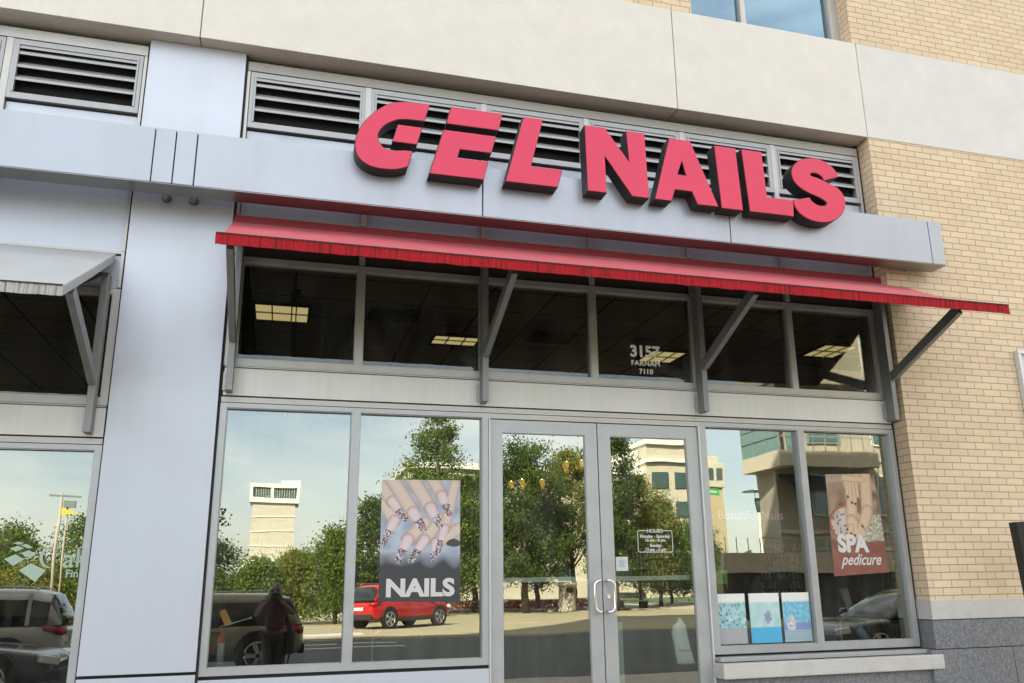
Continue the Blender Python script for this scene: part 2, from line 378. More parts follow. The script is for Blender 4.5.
# ------------------------------------------------------------------ world and sun
EL, AZ = 42., math.atan2(-.64, .77)
w = bpy.data.worlds.new('World'); scene.world = w; w.use_nodes = True; nt = w.node_tree
bg = nt.nodes['Background']; bg.inputs[1].default_value = .085
sky = N(nt, 'ShaderNodeTexSky'); sky.sky_type = 'NISHITA'; sky.sun_disc = False; sky.sun_elevation = R(EL); sky.sun_rotation = AZ; sky.dust_density = 1.5; sky.air_density = 1.
tc = N(nt, 'ShaderNodeTexCoord'); mp = N(nt, 'ShaderNodeMapping'); mp.inputs['Scale'].default_value = (1.4, 1.4, 4.5); mp.inputs['Location'].default_value = (3.3, .7, .4)
nz = N(nt, 'ShaderNodeTexNoise', Scale=1.7, Detail=7., Roughness=.55, Distortion=.6)
cr = N(nt, 'ShaderNodeMapRange'); cr.inputs[1].default_value = .36; cr.inputs[2].default_value = .72; cr.inputs[3].default_value = .18; cr.inputs[4].default_value = .88
mx = N(nt, 'ShaderNodeMix', data_type='RGBA'); mx.inputs[7].default_value = (8.9, 8.7, 8.3, 1)
nt.links.new(tc.outputs['Generated'], mp.inputs[0]); nt.links.new(mp.outputs[0], nz.inputs['Vector']); nt.links.new(nz.outputs[0], cr.inputs[0]); nt.links.new(cr.outputs[0], mx.inputs[0])
nt.links.new(sky.outputs[0], mx.inputs[6]); nt.links.new(mx.outputs[2], bg.inputs[0])
sl = bpy.data.lights.new('sun', 'SUN'); sl.energy = 5.0; sl.angle = R(.5); sl.color = (1., .93, .82)
so = bpy.data.objects.new('sun', sl); col.objects.link(so)
sd = Vector((.64*math.cos(R(EL)), -.77*math.cos(R(EL)), -math.sin(R(EL))))
so.rotation_euler = sd.to_track_quat('-Z', 'Y').to_euler(); so.location = (0, 60, 60)
scene.view_settings.view_transform = 'Standard'; scene.view_settings.look = 'None'; scene.view_settings.gamma = 1.; scene.view_settings.exposure = 2.36
scene.view_settings.use_curve_mapping = False
scene.cycles.max_bounces = 10; scene.cycles.transparent_max_bounces = 16; scene.cycles.glossy_bounces = 5; scene.cycles.caustics_reflective = False; scene.cycles.caustics_refractive = False
scene.cycles.sample_clamp_indirect = 6.

# ------------------------------------------------------------------ ground
tag(MB().box(-600, 900, -1200, 60, -.3, -.02).build('ground', 'grass'), kind='structure')
tag(MB().box(-200, 300, -23.6, -7.75, -.2, 0).build('street', 'asphalt'), kind='structure')
tag(MB().box(-200, 300, -47, -23.6, -.2, .0).build('sun_toned_roadway', 'roadway'), kind='structure')  # sunny half of the street, its brightness painted in
sw = MB().box(-60, 60, -7.6, -.02, -.2, .12); tag(sw.build('sidewalk', 'concrete'), kind='structure')
tag(MB().box(-60, 60, -7.75, -7.6, -.2, .125).build('kerb', 'limestone', bevel=.01), kind='structure')
tag(MB().box(-200, 300, -51.5, -47, -.2, .12).build('far_sidewalk', 'concrete', bevel=.01), kind='structure')
tag(MB().box(6, 50, -60, -51.5, -.2, .125).build('plaza', 'concrete'), kind='structure')
m = MB()
for a, b, c, d in ((.8, 1.85, -19.1, -18.7), (1.98, 3.6, -19.1, -18.7), (.8, 1.85, -20.9, -20.5), (1.98, 3.6, -20.9, -20.5), (.6, 3.1, -27.2, -25.6)): m.box(a, b, c, d, -.01, .004)
for k in range(9): m.box(-18+k*9, -15+k*9, -33.2, -33.05, -.01, .004)
tag(m.build('road_markings', 'paint_white'), kind='structure')
m = MB().box(-60, 80, -22.9, -22.78, -.01, .004).box(-60, 80, -23.15, -23.03, -.01, .004)
tag(m.build('centre_line', 'paint_yellow'), kind='structure')

# ------------------------------------------------------------------ the brick building with its two shop units
B = empty('brick_building', (0, 0, 0), label='buff brick building with pale stone band and glazed aluminium shopfronts', cat='building')
XM = [-.48, .505, 1.51, 2.47, 3.43, 4.40, 5.375]
YB = -.15
# mass above and around
m = MB().box(-13.6, 3.0, YB+.02, 15, 6.95, 43).box(5.36, 45, YB, 15, 6.95, 43).box(3.0, 5.36, .06, 15, 6.95, 6.99).box(3.0, 3.55, YB+.002, .06, 6.95, 9.4).box(3.0, 5.36, YB+.002, 15, 9.4, 43)
m.box(3.0, 5.36, 1.5, 15, 6.99, 9.4)
m.box(5.41, 45, YB, .30, 1.43, 5.87).box(7.8, 45, .30, 15, .1, 5.87)
m.box(-13.6, -6.5, YB, 15, .1, 5.87).box(-6.5, 7.8, 9., 15, .1, 5.87).box(-60, -13.61, YB, 15, 0, 28.2)
m.build('wall', 'brick', B)
m = MB()
m.box(-13.6, -6.1, YB-.004, .3, 5.872, 6.948).box(-6.092, -.853, YB-.004, .3, 5.872, 6.948).box(-.845, 3.327, YB-.004, .3, 5.872, 6.948).box(3.335, 5.402, YB-.004, .3, 5.872, 6.948)
m.build('stone_band', 'stone', B, bevel=.004)
each([(5.41, 12, YB-.004, .3, 5.872, 6.948), (12.008, 45, YB-.004, .3, 5.872, 6.948)], 'stone_band', 'stone2', B, .004)
MB().box(-13.5, 44.9, YB+.012, .28, 5.88, 6.94).build('band_joint', mat('joint_grey', (.22, .21, .18), rough=.9), B)
# pier base
each([(5.40, 7.2, YB-.014, .28, 1.268, 1.43), (7.206, 45, YB-.014, .28, 1.268, 1.43)], 'base_course', 'limestone', B, .006)
each([(5.402, 7.0, YB-.008, .28, 1.03, 1.262), (7.006, 45, YB-.008, .28, 1.03, 1.262), (5.35, 6.2, YB-.008, .28, .1, 1.024), (6.206, 45, YB-.008, .28, .1, 1.024)], 'granite_base', 'granite', B, .004)
# hidden core: floor slabs and partitions
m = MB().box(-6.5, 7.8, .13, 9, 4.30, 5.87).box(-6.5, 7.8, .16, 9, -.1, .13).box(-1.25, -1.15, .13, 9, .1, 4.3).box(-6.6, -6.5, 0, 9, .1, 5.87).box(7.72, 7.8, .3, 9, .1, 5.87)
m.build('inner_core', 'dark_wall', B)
each([(-.5, -.38, .13, .2, .13, 4.25), (-1.24, -.5, .005, .13, .1, 5.86)], 'inner_jamb', 'joint', B, 0)
# panel column between the units
m = MB().box(-1.225, -.497, -.03, 0, 1.075, 5.868).box(-1.225, -.497, -.03, 0, .14, 1.055)
m.build('column_panel', 'panel', B, bevel=.003)
# shop unit frames
def rect_frame(x0, x1, z0, z1, gx0, gx1, gz0, gz1, name, mt, glass, parent, y0=0., yd=.11, yg=.05, gname='glass_pane'):
    m = MB().box(x0, gx0, y0, yd, z0, z1).box(gx1, x1, y0, yd, z0, z1).box(gx0, gx1, y0, yd, z0, gz0).box(gx0, gx1, y0, yd, gz1, z1)
    # glazing bead stepped back from the face
    b = .006
    m.box(gx0, gx0+b, y0+.012, yg, gz0, gz1).box(gx1-b, gx1, y0+.012, yg, gz0, gz1).box(gx0+b, gx1-b, y0+.012, yg, gz0, gz0+b).box(gx0+b, gx1-b, y0+.012, yg, gz1-b, gz1)
    f = m.build(name, mt, parent)
    g = MB().box(gx0+.001, gx1-.001, yg, yg+.008, gz0+.001, gz1-.001, 1, front=0).build(gname, [glass, 'glass_in'], f)
    return f
SB = .03
rect_frame(-.48, .505, 1.04, 2.94, -.435, .475, 1.088, 2.906, 'shop_window', 'frame_low', 'glass', B)
rect_frame(.505, 1.545, 1.04, 2.94, .537, 1.497, 1.085, 2.905, 'shop_window', 'frame_low', 'glass', B)
rect_frame(3.40, 4.395, 1.045, 2.94, 3.462, 4.365, 1.10, 2.903, 'shop_window', 'frame_low', 'glass', B)
rect_frame(4.395, 5.375, 1.045, 2.94, 4.428, 5.325, 1.105, 2.902, 'shop_window', 'frame_low', 'glass', B)
each([(.497+.004, .509, -.0015, 0, 1.045, 2.935), (4.391, 4.399, -.0015, 0, 1.05, 2.935)], 'mullion_cover', 'frame_low', B, 0)
for i in range(6):
    a, b = XM[i], XM[i+1]
    rect_frame(a, b, 3.225, 4.10, a+(.085 if i == 0 else .03), b-(.07 if i == 5 else .03), 3.28, 4.055, 'transom_window', 'frame', 'glass_dim', B)
# doors
def door(x0, x1, g0, g1, hx, leaf):
    f = rect_frame(x0, x1, .15, 2.893, g0, g1, .42, 2.79, 'door', 'frame_low', 'glass', B, y0=.012, yd=.06, yg=.032)
    h = MB(); s = -1
    zc = 1.515; xo = hx
    d = -.05 if leaf == 'l' else .05
    pts = [(xo, .012, zc+.115), (xo, -.03, zc+.118)]
    for k in range(7):
        a = R(90*k/6); pts.append((xo+d*(math.sin(a))*.999, -.045, zc+.075+.045*math.cos(a)))
    for k in range(7):
        a = R(90*k/6); pts.append((xo+d*math.cos(a), -.045, zc-.075-.045*math.sin(a)))
    pts += [(xo, -.03, zc-.118), (xo, .012, zc-.115)]
    h.tube(pts, .011, 10).build('door_handle', 'chrome', f)
    MB().bar((g0, .10, 1.645), (g1, .10, 1.648), .03, .035).build('push_bar', 'white_metal', f)
    if leaf == 'r':
        MB().tube([(2.518, .012, 1.51), (2.518, -.002, 1.51)], .017, 14).build('door_lock', 'chrome', f)
        MB().box(g0+.008, g0+.055, .045, .055, .5, 1.315).build('door_weatherstrip', mat('teal_plate', (.30, .42, .42), rough=.3), f)
    return f
door(1.562, 2.466, 1.66, 2.362, 2.435, 'l'); door(2.474, 3.383, 2.583, 3.275, 2.50, 'r')
MB().box(1.545, 3.40, 0, .1, 2.90, 2.94).build('door_header', 'frame', B)
MB().box(1.547, 1.559, -.012, .06, .14, 2.898).build('door_jamb_strip', 'white_metal', B, bevel=.002)
MB().box(3.386, 3.398, -.012, .06, .14, 2.898).build('door_jamb_strip', 'white_metal', B, bevel=.002)
MB().box(1.545, 3.40, .02, .16, .1, .148).build('door_threshold', 'chrome', B)
# cladding strips
m = MB().box(-.478, 5.373, .004, .05, 2.946, 2.986); m.build('head_rail', 'frame', B)
m = MB().box(-.47, 5.373, .0, .05, 2.998, 3.206); m.build('cladding_band', 'band', B)
m = MB().box(-.47, 5.373, -.012, .05, 3.211, 3.219); m.build('drip_flashing', 'frame', B)
m = MB().box(-.49, 5.40, .055, .12, 2.90, 3.27).box(-.49, 5.40, .075, .12, 4.06, 5.86).box(-.49, -.481, -.01, .1, .14, 5.86).box(5.376, 5.409, .02, .12, .14, 5.86).box(-1.237, -1.226, .0, .1, .14, 5.86).box(-.496, -.49, .0, .1, .14, 5.86)
m.build('joint_backing', 'joint', B)
for i in range(6):
    a, b = XM[i], XM[i+1]
    MB().box(a+.028, b-.028, .028, .07, 4.11, 4.425).build('shade_toned_panel', 'awn_under', B)  # near-black colour stands in for the shade below the awning
    MB().box(a+.028, b-.028, .03, .07, 4.452, 5.198).build('spandrel_panel', 'panel_up', B, bevel=.003)
MB().box(-.478, 5.373, .0, .07, 4.428, 4.448).build('rail', 'frame', B)
for x in XM: each([(max(x-.024, -.478), min(x+.024, 5.373), -.004, .07, 4.11, 4.427), (max(x-.024, -.478), min(x+.024, 5.373), -.004, .07, 4.449, 5.725)], 'mullion', 'frame', B)
MB().box(-.478, 5.373, -.006, .07, 5.730, 5.815).build('head_trim', mat('head_trim_metal', (.33, .315, .28), rough=.5, metal=.3, var=.08), B, bevel=.003)
def louver(a, b, parent):
    f = MB()
    z0, z1 = 5.215, 5.722
    f.box(a, a+.028, -.002, .075, z0, z1).box(b-.028, b, -.002, .075, z0, z1).box(a+.028, b-.028, -.002, .075, z0, z0+.05).box(a+.028, b-.028, -.002, .075, z1-.03, z1)
    f.box(a+.030, a+.044, -.008, .02, z0+.052, z1-.032).box(b-.044, b-.030, -.008, .02, z0+.052, z1-.032).box(a+.044, b-.044, -.008, .02, z1-.048, z1-.032)
    fo = f.build('louver_vent', 'louver', parent)
    s = MB()
    for k in range(4):
        z = 5.595-k*.112
        if k == 3: break
        prof = [(.0, z), (.0, z+.022), (.006, z+.026), (.055, z+.075), (.055, z+.068), (.006, z+.018), (.006, z)]
        s.prism(prof, [], a+.044, b-.044, ax='x')
    s.prism([(.0, z1-.075), (.0, z1-.05), (.055, z1-.01), (.055, z1-.02)], [], a+.044, b-.044, ax='x')
    s.build('louver_blades', 'louver', fo)
    MB().box(a+.028, b-.028, .068, .074, z0+.05, z1-.03).build('louver_screen', 'black', fo)
for i in range(6): louver(XM[i]+(.0255 if i else .03), XM[i+1]-.0255, B)
# stone sills under the right windows, metal base under the left ones
MB().box(3.40, 5.40, -.10, .05, .995, 1.028).build('sill_flashing', 'frame_low', B, bevel=.003)
MB().box(3.385, 5.46, -.17, .05, .872, .988).build('stone_sill', 'limestone', B, bevel=.008)
MB().box(3.40, 5.349, -.12, .05, .12, .868).build('sill_wall', 'granite', B)
MB().box(-.48, 1.545, -.01, .05, .14, 1.015).build('base_panel', 'panel', B, bevel=.003)
each([(-.48, 1.545, .03, .05, 1.01, 1.045), (3.40, 5.40, .03, .05, 1.02, 1.05)], 'base_joint', 'joint', B, 0)
# upper window
rect_frame(3.55, 4.215, 6.99, 9.40, 3.60, 4.19, 7.03, 9.35, 'upper_window', 'frame', 'glass_sky', B, yd=.09)
rect_frame(4.215, 5.359, 6.99, 9.40, 4.245, 5.25, 7.03, 9.35, 'upper_window', 'frame', 'glass_sky', B, yd=.09)

# ------------------------------------------------------------------ neighbouring unit (lower heads), same building
ND = -.34
XN = [-5.12, -4.15, -3.18, -2.21, -1.237]
for i in range(4):
    a, b = XN[i], XN[i+1]
    rect_frame(a, b, .60, 2.60, a+.03, b-.045 if i == 3 else b-.03, .66, 2.565, 'shop_window', 'frame_low', 'glass', B)
    rect_frame(a, b, 2.885, 3.76, a+.03, b-.05 if i == 3 else b-.03, 2.94, 3.715, 'transom_window', 'frame', 'glass_dim', B)
    MB().box(a+.028, b-.028, .028, .07, 3.77, 4.03).box(a+.028, b-.028, .03, .07, 4.06, 5.198).build('spandrel_panel', 'panel', B, bevel=.003)
    louver(a+.0255, b-.03, B)
each([(-6, -1.24, .004, .05, 2.606, 2.646), (-6, -1.24, -.012, .05, 2.871, 2.879)], 'head_rail', 'frame', B, 0)
MB().box(-6, -1.24, 0, .05, 2.658, 2.866).build('cladding_band', 'band', B)
MB().box(-6, -1.24, 0, .05, .14, .58).build('base_panel', 'panel', B)
for x in XN: each([(x-.024, min(x+.024, -1.239), -.004, .07, 3.77, 4.034), (x-.024, min(x+.024, -1.239), -.004, .07, 4.056, 5.725)], 'mullion', 'frame', B)
each([(-6, -1.24, 0, .07, 4.036, 4.054), (-6, -1.24, -.006, .07, 5.730, 5.815)], 'rail', 'frame', B, 0)
each([(-6.5, -1.24, .075, .12, 3.72, 5.86), (-6.5, -1.24, .055, .12, 2.57, 2.93), (-6.5, -1.24, .055, .12, .1, .63)], 'joint_backing', 'joint', B, 0)

# ------------------------------------------------------------------ sign: beam and channel letters
SG = empty('shop_sign', (2.5, -.4, 4.68), label='shop sign of thick red GEL NAILS letters on a long grey metal beam', cat='sign')
def P(o):   # parent keeping world position (the roots are not rotated)
    return o
def child(mb, name, mats, root, bevel=0.):
    """geometry given in world coordinates, stored relative to the root"""
    l = root.location
    mb.v = [(v[0]-l.x, v[1]-l.y, v[2]-l.z) for v in mb.v]
    return mb.build(name, mats, root, bevel)
m = MB(); xs = [-6.5, -3.3, -1.052, -.908, -.762, 1.408, 3.628, 5.742, 5.89]
for i in range(len(xs)-1):
    d = .012 if i in (2, 3) else 0
    m.box(xs[i]+.004, xs[i+1]-.004, -.40+d*0+(-.003 if i in (2, 3) else 0), -.205, 4.46, 4.895)
child(m, 'sign_beam', 'beam', SG, bevel=.004)
child(MB().box(-6.5, 5.886, -.396, -.21, 4.4545, 4.459), 'beam_soffit', mat('soffit_metal', (.26, .255, .25), rough=.3, metal=.9, var=.12, scale=2.), SG)
child(MB().box(-6.5, 5.88, -.388, -.215, 4.47, 4.885), 'beam_core', 'joint', SG)
m = MB()
for x in (-3.4, -.985, -.79, 5.62):
    m.tube([(x, -.21, 4.50), (x, YB if x > 5 else -.02, 4.50)], .028, 14).tube([(x, (YB if x > 5 else -.03)-.012, 4.50), (x, YB if x > 5 else -.03, 4.50)], .036, 14)
child(m, 'beam_bracket', 'bracket', SG)
def smooth(pts, corners):
    out = []; n = len(pts)
    for i in range(n):
        p0, p1, p2, p3 = pts[i-1], pts[i], pts[(i+1) % n], pts[(i+2) % n]
        out.append(p1)
        if i in corners and (i+1) % n in corners: continue
        if i in corners: p0 = p1
        if (i+1) % n in corners: p3 = p2
        for t in (.25, .5, .75):
            out.append(tuple(.5*(2*p1[k]+(p2[k]-p0[k])*t+(2*p0[k]-5*p1[k]+4*p2[k]-p3[k])*t*t+(3*p1[k]-p0[k]-3*p2[k]+p3[k])*t**3) for k in (0, 1)))
    return out
G1 = [(0.942, 5.312), (0.809, 5.312), (0.711, 5.302), (0.616, 5.266), (0.523, 5.19), (0.445, 5.094), (0.395, 4.988), (0.379, 4.895), (0.388, 4.822), (0.423, 4.767), (0.477, 4.73), (0.538, 4.713), (0.618, 4.711), (0.699, 4.72), (0.779, 4.751), (0.815, 4.883), (0.763, 4.883), (0.695, 4.873), (0.647, 4.869), (0.6, 4.881), (0.565, 4.914), (0.546, 4.956), (0.545, 5.002), (0.568, 5.051), (0.607, 5.095), (0.674, 5.139), (0.743, 5.158), (0.826, 5.163), (0.902, 5.164)]
G2 = [(0.70, 5.10), (0.887, 5.10), (0.848, 4.952), (0.661, 4.952)]
E1 = [(1.12, 5.322), (1.542, 5.322), (1.507, 5.17), (1.084, 5.17)]
E2 = [(1.062, 5.108), (1.485, 5.108), (1.447, 4.958), (1.19, 4.958), (1.169, 4.875), (1.423, 4.875), (1.382, 4.717), (0.956, 4.717)]
L1 = [(1.723, 5.322), (1.886, 5.322), (1.776, 4.882), (2.045, 4.882), (2.0, 4.726), (1.569, 4.726)]
NN = [(2.258, 5.325), (2.434, 5.325), (2.646, 5.028), (2.631, 5.325), (2.795, 5.325), (2.805, 4.725), (2.659, 4.725), (2.423, 5.068), (2.427, 4.728), (2.265, 4.728)]
AA = [(3.031, 5.312), (3.224, 5.312), (3.449, 4.72), (3.259, 4.72), (3.212, 4.834), (3.05, 4.834), (3.011, 4.724), (2.864, 4.724)]
AH = [(3.135, 5.118), (3.169, 4.974), (3.081, 4.974)]
II = [(3.461, 5.302), (3.663, 5.302), (3.686, 4.712), (3.487, 4.712)]
L2 = [(3.728, 5.302), (3.923, 5.302), (3.937, 4.864), (4.198, 4.864), (4.189, 4.712), (3.759, 4.712)]
SS = [(4.702, 5.161), (4.672, 5.221), (4.617, 5.272), (4.535, 5.305), (4.437, 5.308), (4.336, 5.282), (4.257, 5.225), (4.218, 5.15), (4.228, 5.071), (4.281, 5.008), (4.372, 4.962), (4.477, 4.928), (4.54, 4.895), (4.547, 4.868), (4.515, 4.846), (4.454, 4.846), (4.398, 4.873), (4.371, 4.911), (4.206, 4.869), (4.212, 4.818), (4.252, 4.754), (4.33, 4.707), (4.423, 4.688), (4.533, 4.695), (4.635, 4.741), (4.714, 4.818), (4.742, 4.902), (4.728, 4.982), (4.675, 5.045), (4.581, 5.08), (4.487, 5.115), (4.416, 5.129), (4.404, 5.151), (4.432, 5.166), (4.481, 5.165), (4.527, 5.143), (4.547, 5.104)]
letters = [('G', [(smooth(G1, {0, 14, 15, 28}), []), (G2, [])]), ('E', [(E1, []), (E2, [])]), ('L', [(L1, [])]), ('N', [(NN, [])]), ('A', [(AA, [AH])]), ('I', [(II, [])]), ('L', [(L2, [])]), ('S', [(smooth(SS, {0, 17, 18, 36}), [])])]
for ch, polys in letters:
    f = MB(); r = MB()
    def grow(l, d):
        c = (sum(p[0] for p in l)/len(l), sum(p[1] for p in l)/len(l)); out = []
        n = len(l)
        ar = sum(l[i][0]*l[(i+1) % n][1]-l[(i+1) % n][0]*l[i][1] for i in range(n))
        sg = 1 if ar > 0 else -1
        for i in range(n):
            a = Vector(l[i-1]); b = Vector(l[i]); c2 = Vector(l[(i+1) % n])
            e1 = (b-a).normalized(); e2 = (c2-b).normalized(); nn = (Vector((e1.y, -e1.x))+Vector((e2.y, -e2.x)))
            nn = nn.normalized()*sg if nn.length > 1e-6 else Vector((0, 0)); out.append((b.x+nn.x*d, b.y+nn.y*d))
        return out
    for o_, h in polys:
        f.prism(o_, h, -.534, -.524, 0)
        r.prism(grow(o_, .006), [grow(x, -.006) for x in h], -.526, -.398, 0)
    ro = child(r, 'letter', 'letter_side', SG)
    fo = child(f, 'letter_face', 'letter', SG); fo.parent = ro
tx = MB()

# ------------------------------------------------------------------ awnings
def awning(x0, x1, zr, zf, b, under, top, val, label, vh=.075, back=None):
    A = empty('awning', ((x0+x1)/2, 0, zr), label=label, cat='awning')
    n = 60; m = MB(); random.seed(3)
    us = MB()
    prof = [(-.012, zr), (-.055, zr-.045), (-.10, zr-.075), (-b*.5, (zr-.075)*.5+zf*.5-.010), (-b, zf)]
    if not back: prof = [(-.012-(b-.012)*t_, zr+(zf-zr)*t_) for t_ in (0, .05, .1, .5, 1)]
    rings = []
    for i in range(n+1):
        x = x0+(x1-x0)*i/n
        rings.append([(x, y, z+(.006*noise.noise(Vector((x*1.3, y*2, 0))) if k > 1 else 0)) for k, (y, z) in enumerate(prof)])
    vs = [p for r in rings for p in r]; k = len(prof)
    fs = [(i*k+j, (i+1)*k+j, (i+1)*k+j+1, i*k+j+1) for i in range(n) for j in range(k-1)]
    o = len(vs); vs2 = [(p[0], p[1], p[2]-.022) for p in vs]
    m.add(vs+vs2, fs+[tuple(o+q for q in f[::-1]) for f in fs]+[(j, j+1, o+j+1, o+j) for j in range(k-1)]+[(n*k+j, o+n*k+j, o+n*k+j+1, n*k+j+1) for j in range(k-1)], 0)
    child(m, 'awning_top', top, A)
    if back: child(MB().box(x0+.01, x1-.01, -.066, -.014, zr-.052, zr+.008), 'rear_flashing', back, A, .003)
    # valance: fluted sheet with a slightly ragged lower edge
    v = MB(); nn = int((x1-x0)/.02); a = []
    for i in range(nn+1):
        x = x0-.006+(x1-x0+.012)*i/nn; a.append((x, -b-.004-.004*(i % 2), zf+.004, zf-vh+.006*noise.noise(Vector((x*9, 0, 2)))))
    o = 0; vs = []
    for x, y, z1, z0 in a: vs += [(x, y, z1), (x, y, z0), (x, y+.008, z0), (x, y+.008, z1)]
    fs = []
    for i in range(nn):
        q = i*4; fs += [(q, q+1, q+5, q+4), (q+1, q+2, q+6, q+5), (q+2, q+3, q+7, q+6), (q+3, q, q+4, q+7)]
    fs += [(0, 3, 2, 1), (nn*4, nn*4+1, nn*4+2, nn*4+3)]
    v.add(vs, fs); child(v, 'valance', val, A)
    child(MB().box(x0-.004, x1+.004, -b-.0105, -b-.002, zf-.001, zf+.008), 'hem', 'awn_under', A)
    for xe in (x0-.004, x1-.004):
        g = MB().prism([(y_, z_-.004) for y_, z_ in prof[1:]]+[(-b, zf-vh), (-b*.5, prof[3][1]-vh), (prof[1][0], prof[1][1]-vh*.9)], [], xe, xe+.008, ax='x'); child(g, 'side_flange', top, A)
    if under:
        u = MB(); dz = .03
        u.add([(x0+.01, -.06, zr-.17), (x1-.01, -.06, zr-.17), (x1-.01, -b+.01, zf-vh+.022), (x0+.01, -b+.01, zf-vh+.022), (x0+.01, -.06, zr-.178), (x1-.01, -.06, zr-.178), (x1-.01, -b+.01, zf-vh+.014), (x0+.01, -b+.01, zf-vh+.014)],
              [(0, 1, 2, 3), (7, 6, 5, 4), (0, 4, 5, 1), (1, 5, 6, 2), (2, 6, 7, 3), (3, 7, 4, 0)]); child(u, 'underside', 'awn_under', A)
    return A
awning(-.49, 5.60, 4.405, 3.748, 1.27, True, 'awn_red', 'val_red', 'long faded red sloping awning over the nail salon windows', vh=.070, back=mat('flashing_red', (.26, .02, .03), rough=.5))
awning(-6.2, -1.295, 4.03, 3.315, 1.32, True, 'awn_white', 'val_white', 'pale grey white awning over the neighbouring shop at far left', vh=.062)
def bracket(x, zb, zj, zt, yt, ztop, label):
    b = empty('awning_bracket', (x, 0, zb), label=label, cat='awning bracket', group='steel brackets holding up the awnings')
    m = MB().box(x-.024, x+.024, -.125, -.014, zb, ztop); child(m, 'post', 'bracket', b, bevel=.002)
    m = MB().bar((x, -.135, zj-.01), (x, -yt, zt), .046, .085); child(m, 'strut', 'bracket', b, bevel=.002)
    m = MB()
    m.box(x-.05, x-.024, -.02, -.012, zb+.02, zb+.16)
    for z in (zb+.05, zb+.13): m.tube([(x-.038, -.012, z), (x-.038, -.03, z)], .007, 8)
    child(m, 'bolt_plate', 'frame', b)
    return b
for x, lab in ((-.425, 'grey steel strut bracket at the left end of the red awning'), (1.495, 'grey steel strut bracket left of the glass entrance doors under red awning'), (3.425, 'grey steel strut bracket right of the glass entrance doors under red awning'), (5.345, 'grey steel strut bracket at the right end of red awning beside brick')):
    bracket(x, 3.01, 3.42, 3.78, 1.02, 4.22, lab)
bracket(-1.325, 2.67, 3.05, 3.40, 1.02, 3.84, 'grey steel strut bracket at the right end of the pale awning')

# ------------------------------------------------------------------ lettering and decals on the glass
t = text('address_numerals', '3157', 2.955, .046, 3.505, .140, 'numeral', bold=.005, sx=1.0); tag(t, 'white street number 3157 with FARNAM and 7110 on the dark upper glass', 'lettering')
a = text('address_street', 'FARNAM', 2.957, .046, 3.425, .064, 'numeral', t, bold=.0014, sx=1.02, spacing=1.08); a = text('address_unit', '7110', 2.957, .046, 3.352, .062, 'numeral', t, bold=.0014, spacing=1.06)
hb = empty('opening_hours_decal', (2.95, .03, 1.94), label='white outlined opening hours decal on the right hand door glass', cat='decal')
m = MB(); x0, x1, z0, z1, r, th = 2.795, 3.107, 1.848, 2.025, .015, .006
m.box(x0+r, x1-r, .028, .0295, z0, z0+th).box(x0+r, x0+.10, .028, .0295, z1-th, z1).box(x1-.10, x1-r, .028, .0295, z1-th, z1).box(x0, x0+th, .028, .0295, z0+r, z1-r).box(x1-th, x1, .028, .0295, z0+r, z1-r)
for cx_, cz, a0 in ((x0+r, z0+r, 180), (x1-r, z0+r, 270), (x1-r, z1-r, 0), (x0+r, z1-r, 90)):
    p = [(cx_+(r)*math.cos(R(a0+q*15)), cz+(r)*math.sin(R(a0+q*15))) for q in range(7)]+[(cx_+(r-th)*math.cos(R(a0+q*15)), cz+(r-th)*math.sin(R(a0+q*15))) for q in range(6, -1, -1)]
    m.prism(p, [], .028, .0295)
child(m, 'decal_border', 'vinyl', hb)
for s_, z, sz in (('HOURS', 2.006, .042), ('Monday - Saturday', 1.965, .035), ('10 am - 8 pm', 1.935, .034), ('Sunday', 1.892, .035), ('12 pm - 5 pm', 1.860, .034)):
    q = text('hours_line', s_, 2.951, .0288, z, sz, 'vinyl', bold=.0012); q.parent = hb; q.matrix_parent_inverse = Matrix.Translation(-hb.location)
st = painted('door_sticker', 2.598, 2.702, 1.705, 1.815, .0285, lambda u, v: (.72, .78, .78) if not (.25 < u < .75 and .2 < v < .75 and (int(u*22)+int(v*20)) % 2) else (.3, .4, .42), 22, 22, back=.0012); tag(st, 'small pale square sticker beside the right door handle', 'sticker')
lg = empty('window_logo_decal', (-1.6, .03, 1.8), label='pale green diamond logo and Cal Fin lettering on neighbouring shop window', cat='decal')
m = MB()
for q in [[(-1.72, 1.931), (-1.691, 1.939), (-1.655, 1.934), (-1.68, 1.92)], [(-1.671, 1.916), (-1.64, 1.925), (-1.599, 1.903), (-1.626, 1.896)], [(-1.734, 1.897), (-1.687, 1.913), (-1.649, 1.897), (-1.696, 1.875)],
          [(-1.665, 1.864), (-1.62, 1.884), (-1.57, 1.857), (-1.609, 1.831)], [(-1.759, 1.826), (-1.697, 1.858), (-1.641, 1.824), (-1.701, 1.782)], [(-1.662, 1.752), (-1.598, 1.799), (-1.501, 1.751), (-1.557, 1.676)]]:
    m.prism(q, [], .0455, .047)
child(m, 'logo_diamonds', 'vinyl_green', lg)
# a letter C with a thick left side and thin ends, then the rest of the word
def arc(cx_, cz, rx, rz, a0, a1, n=22): return [(cx_+rx*math.cos(R(a0+(a1-a0)*i/n)), cz+rz*math.sin(R(a0+(a1-a0)*i/n))) for i in range(n+1)]
m = MB().prism(arc(-1.478, 1.838, .072, .072, 42, 318)+arc(-1.468, 1.838, .062, .067, 314, 46), [], .0455, .047)
m.box(-1.428, -1.424, .0455, .047, 1.872, 1.908)
c_ = child(m, 'logo_letter', 'vinyl_green', lg)
for s_, x, z, sz, b_ in (('al', -1.352, 1.770, .175, .001), ('Fin', -1.340, 1.705, .07, .0015)):
    q = text('logo_text', s_, x, .0455, z, sz, 'vinyl_green', bold=b_); q.parent = lg; q.matrix_parent_inverse = Matrix.Translation(-lg.location)

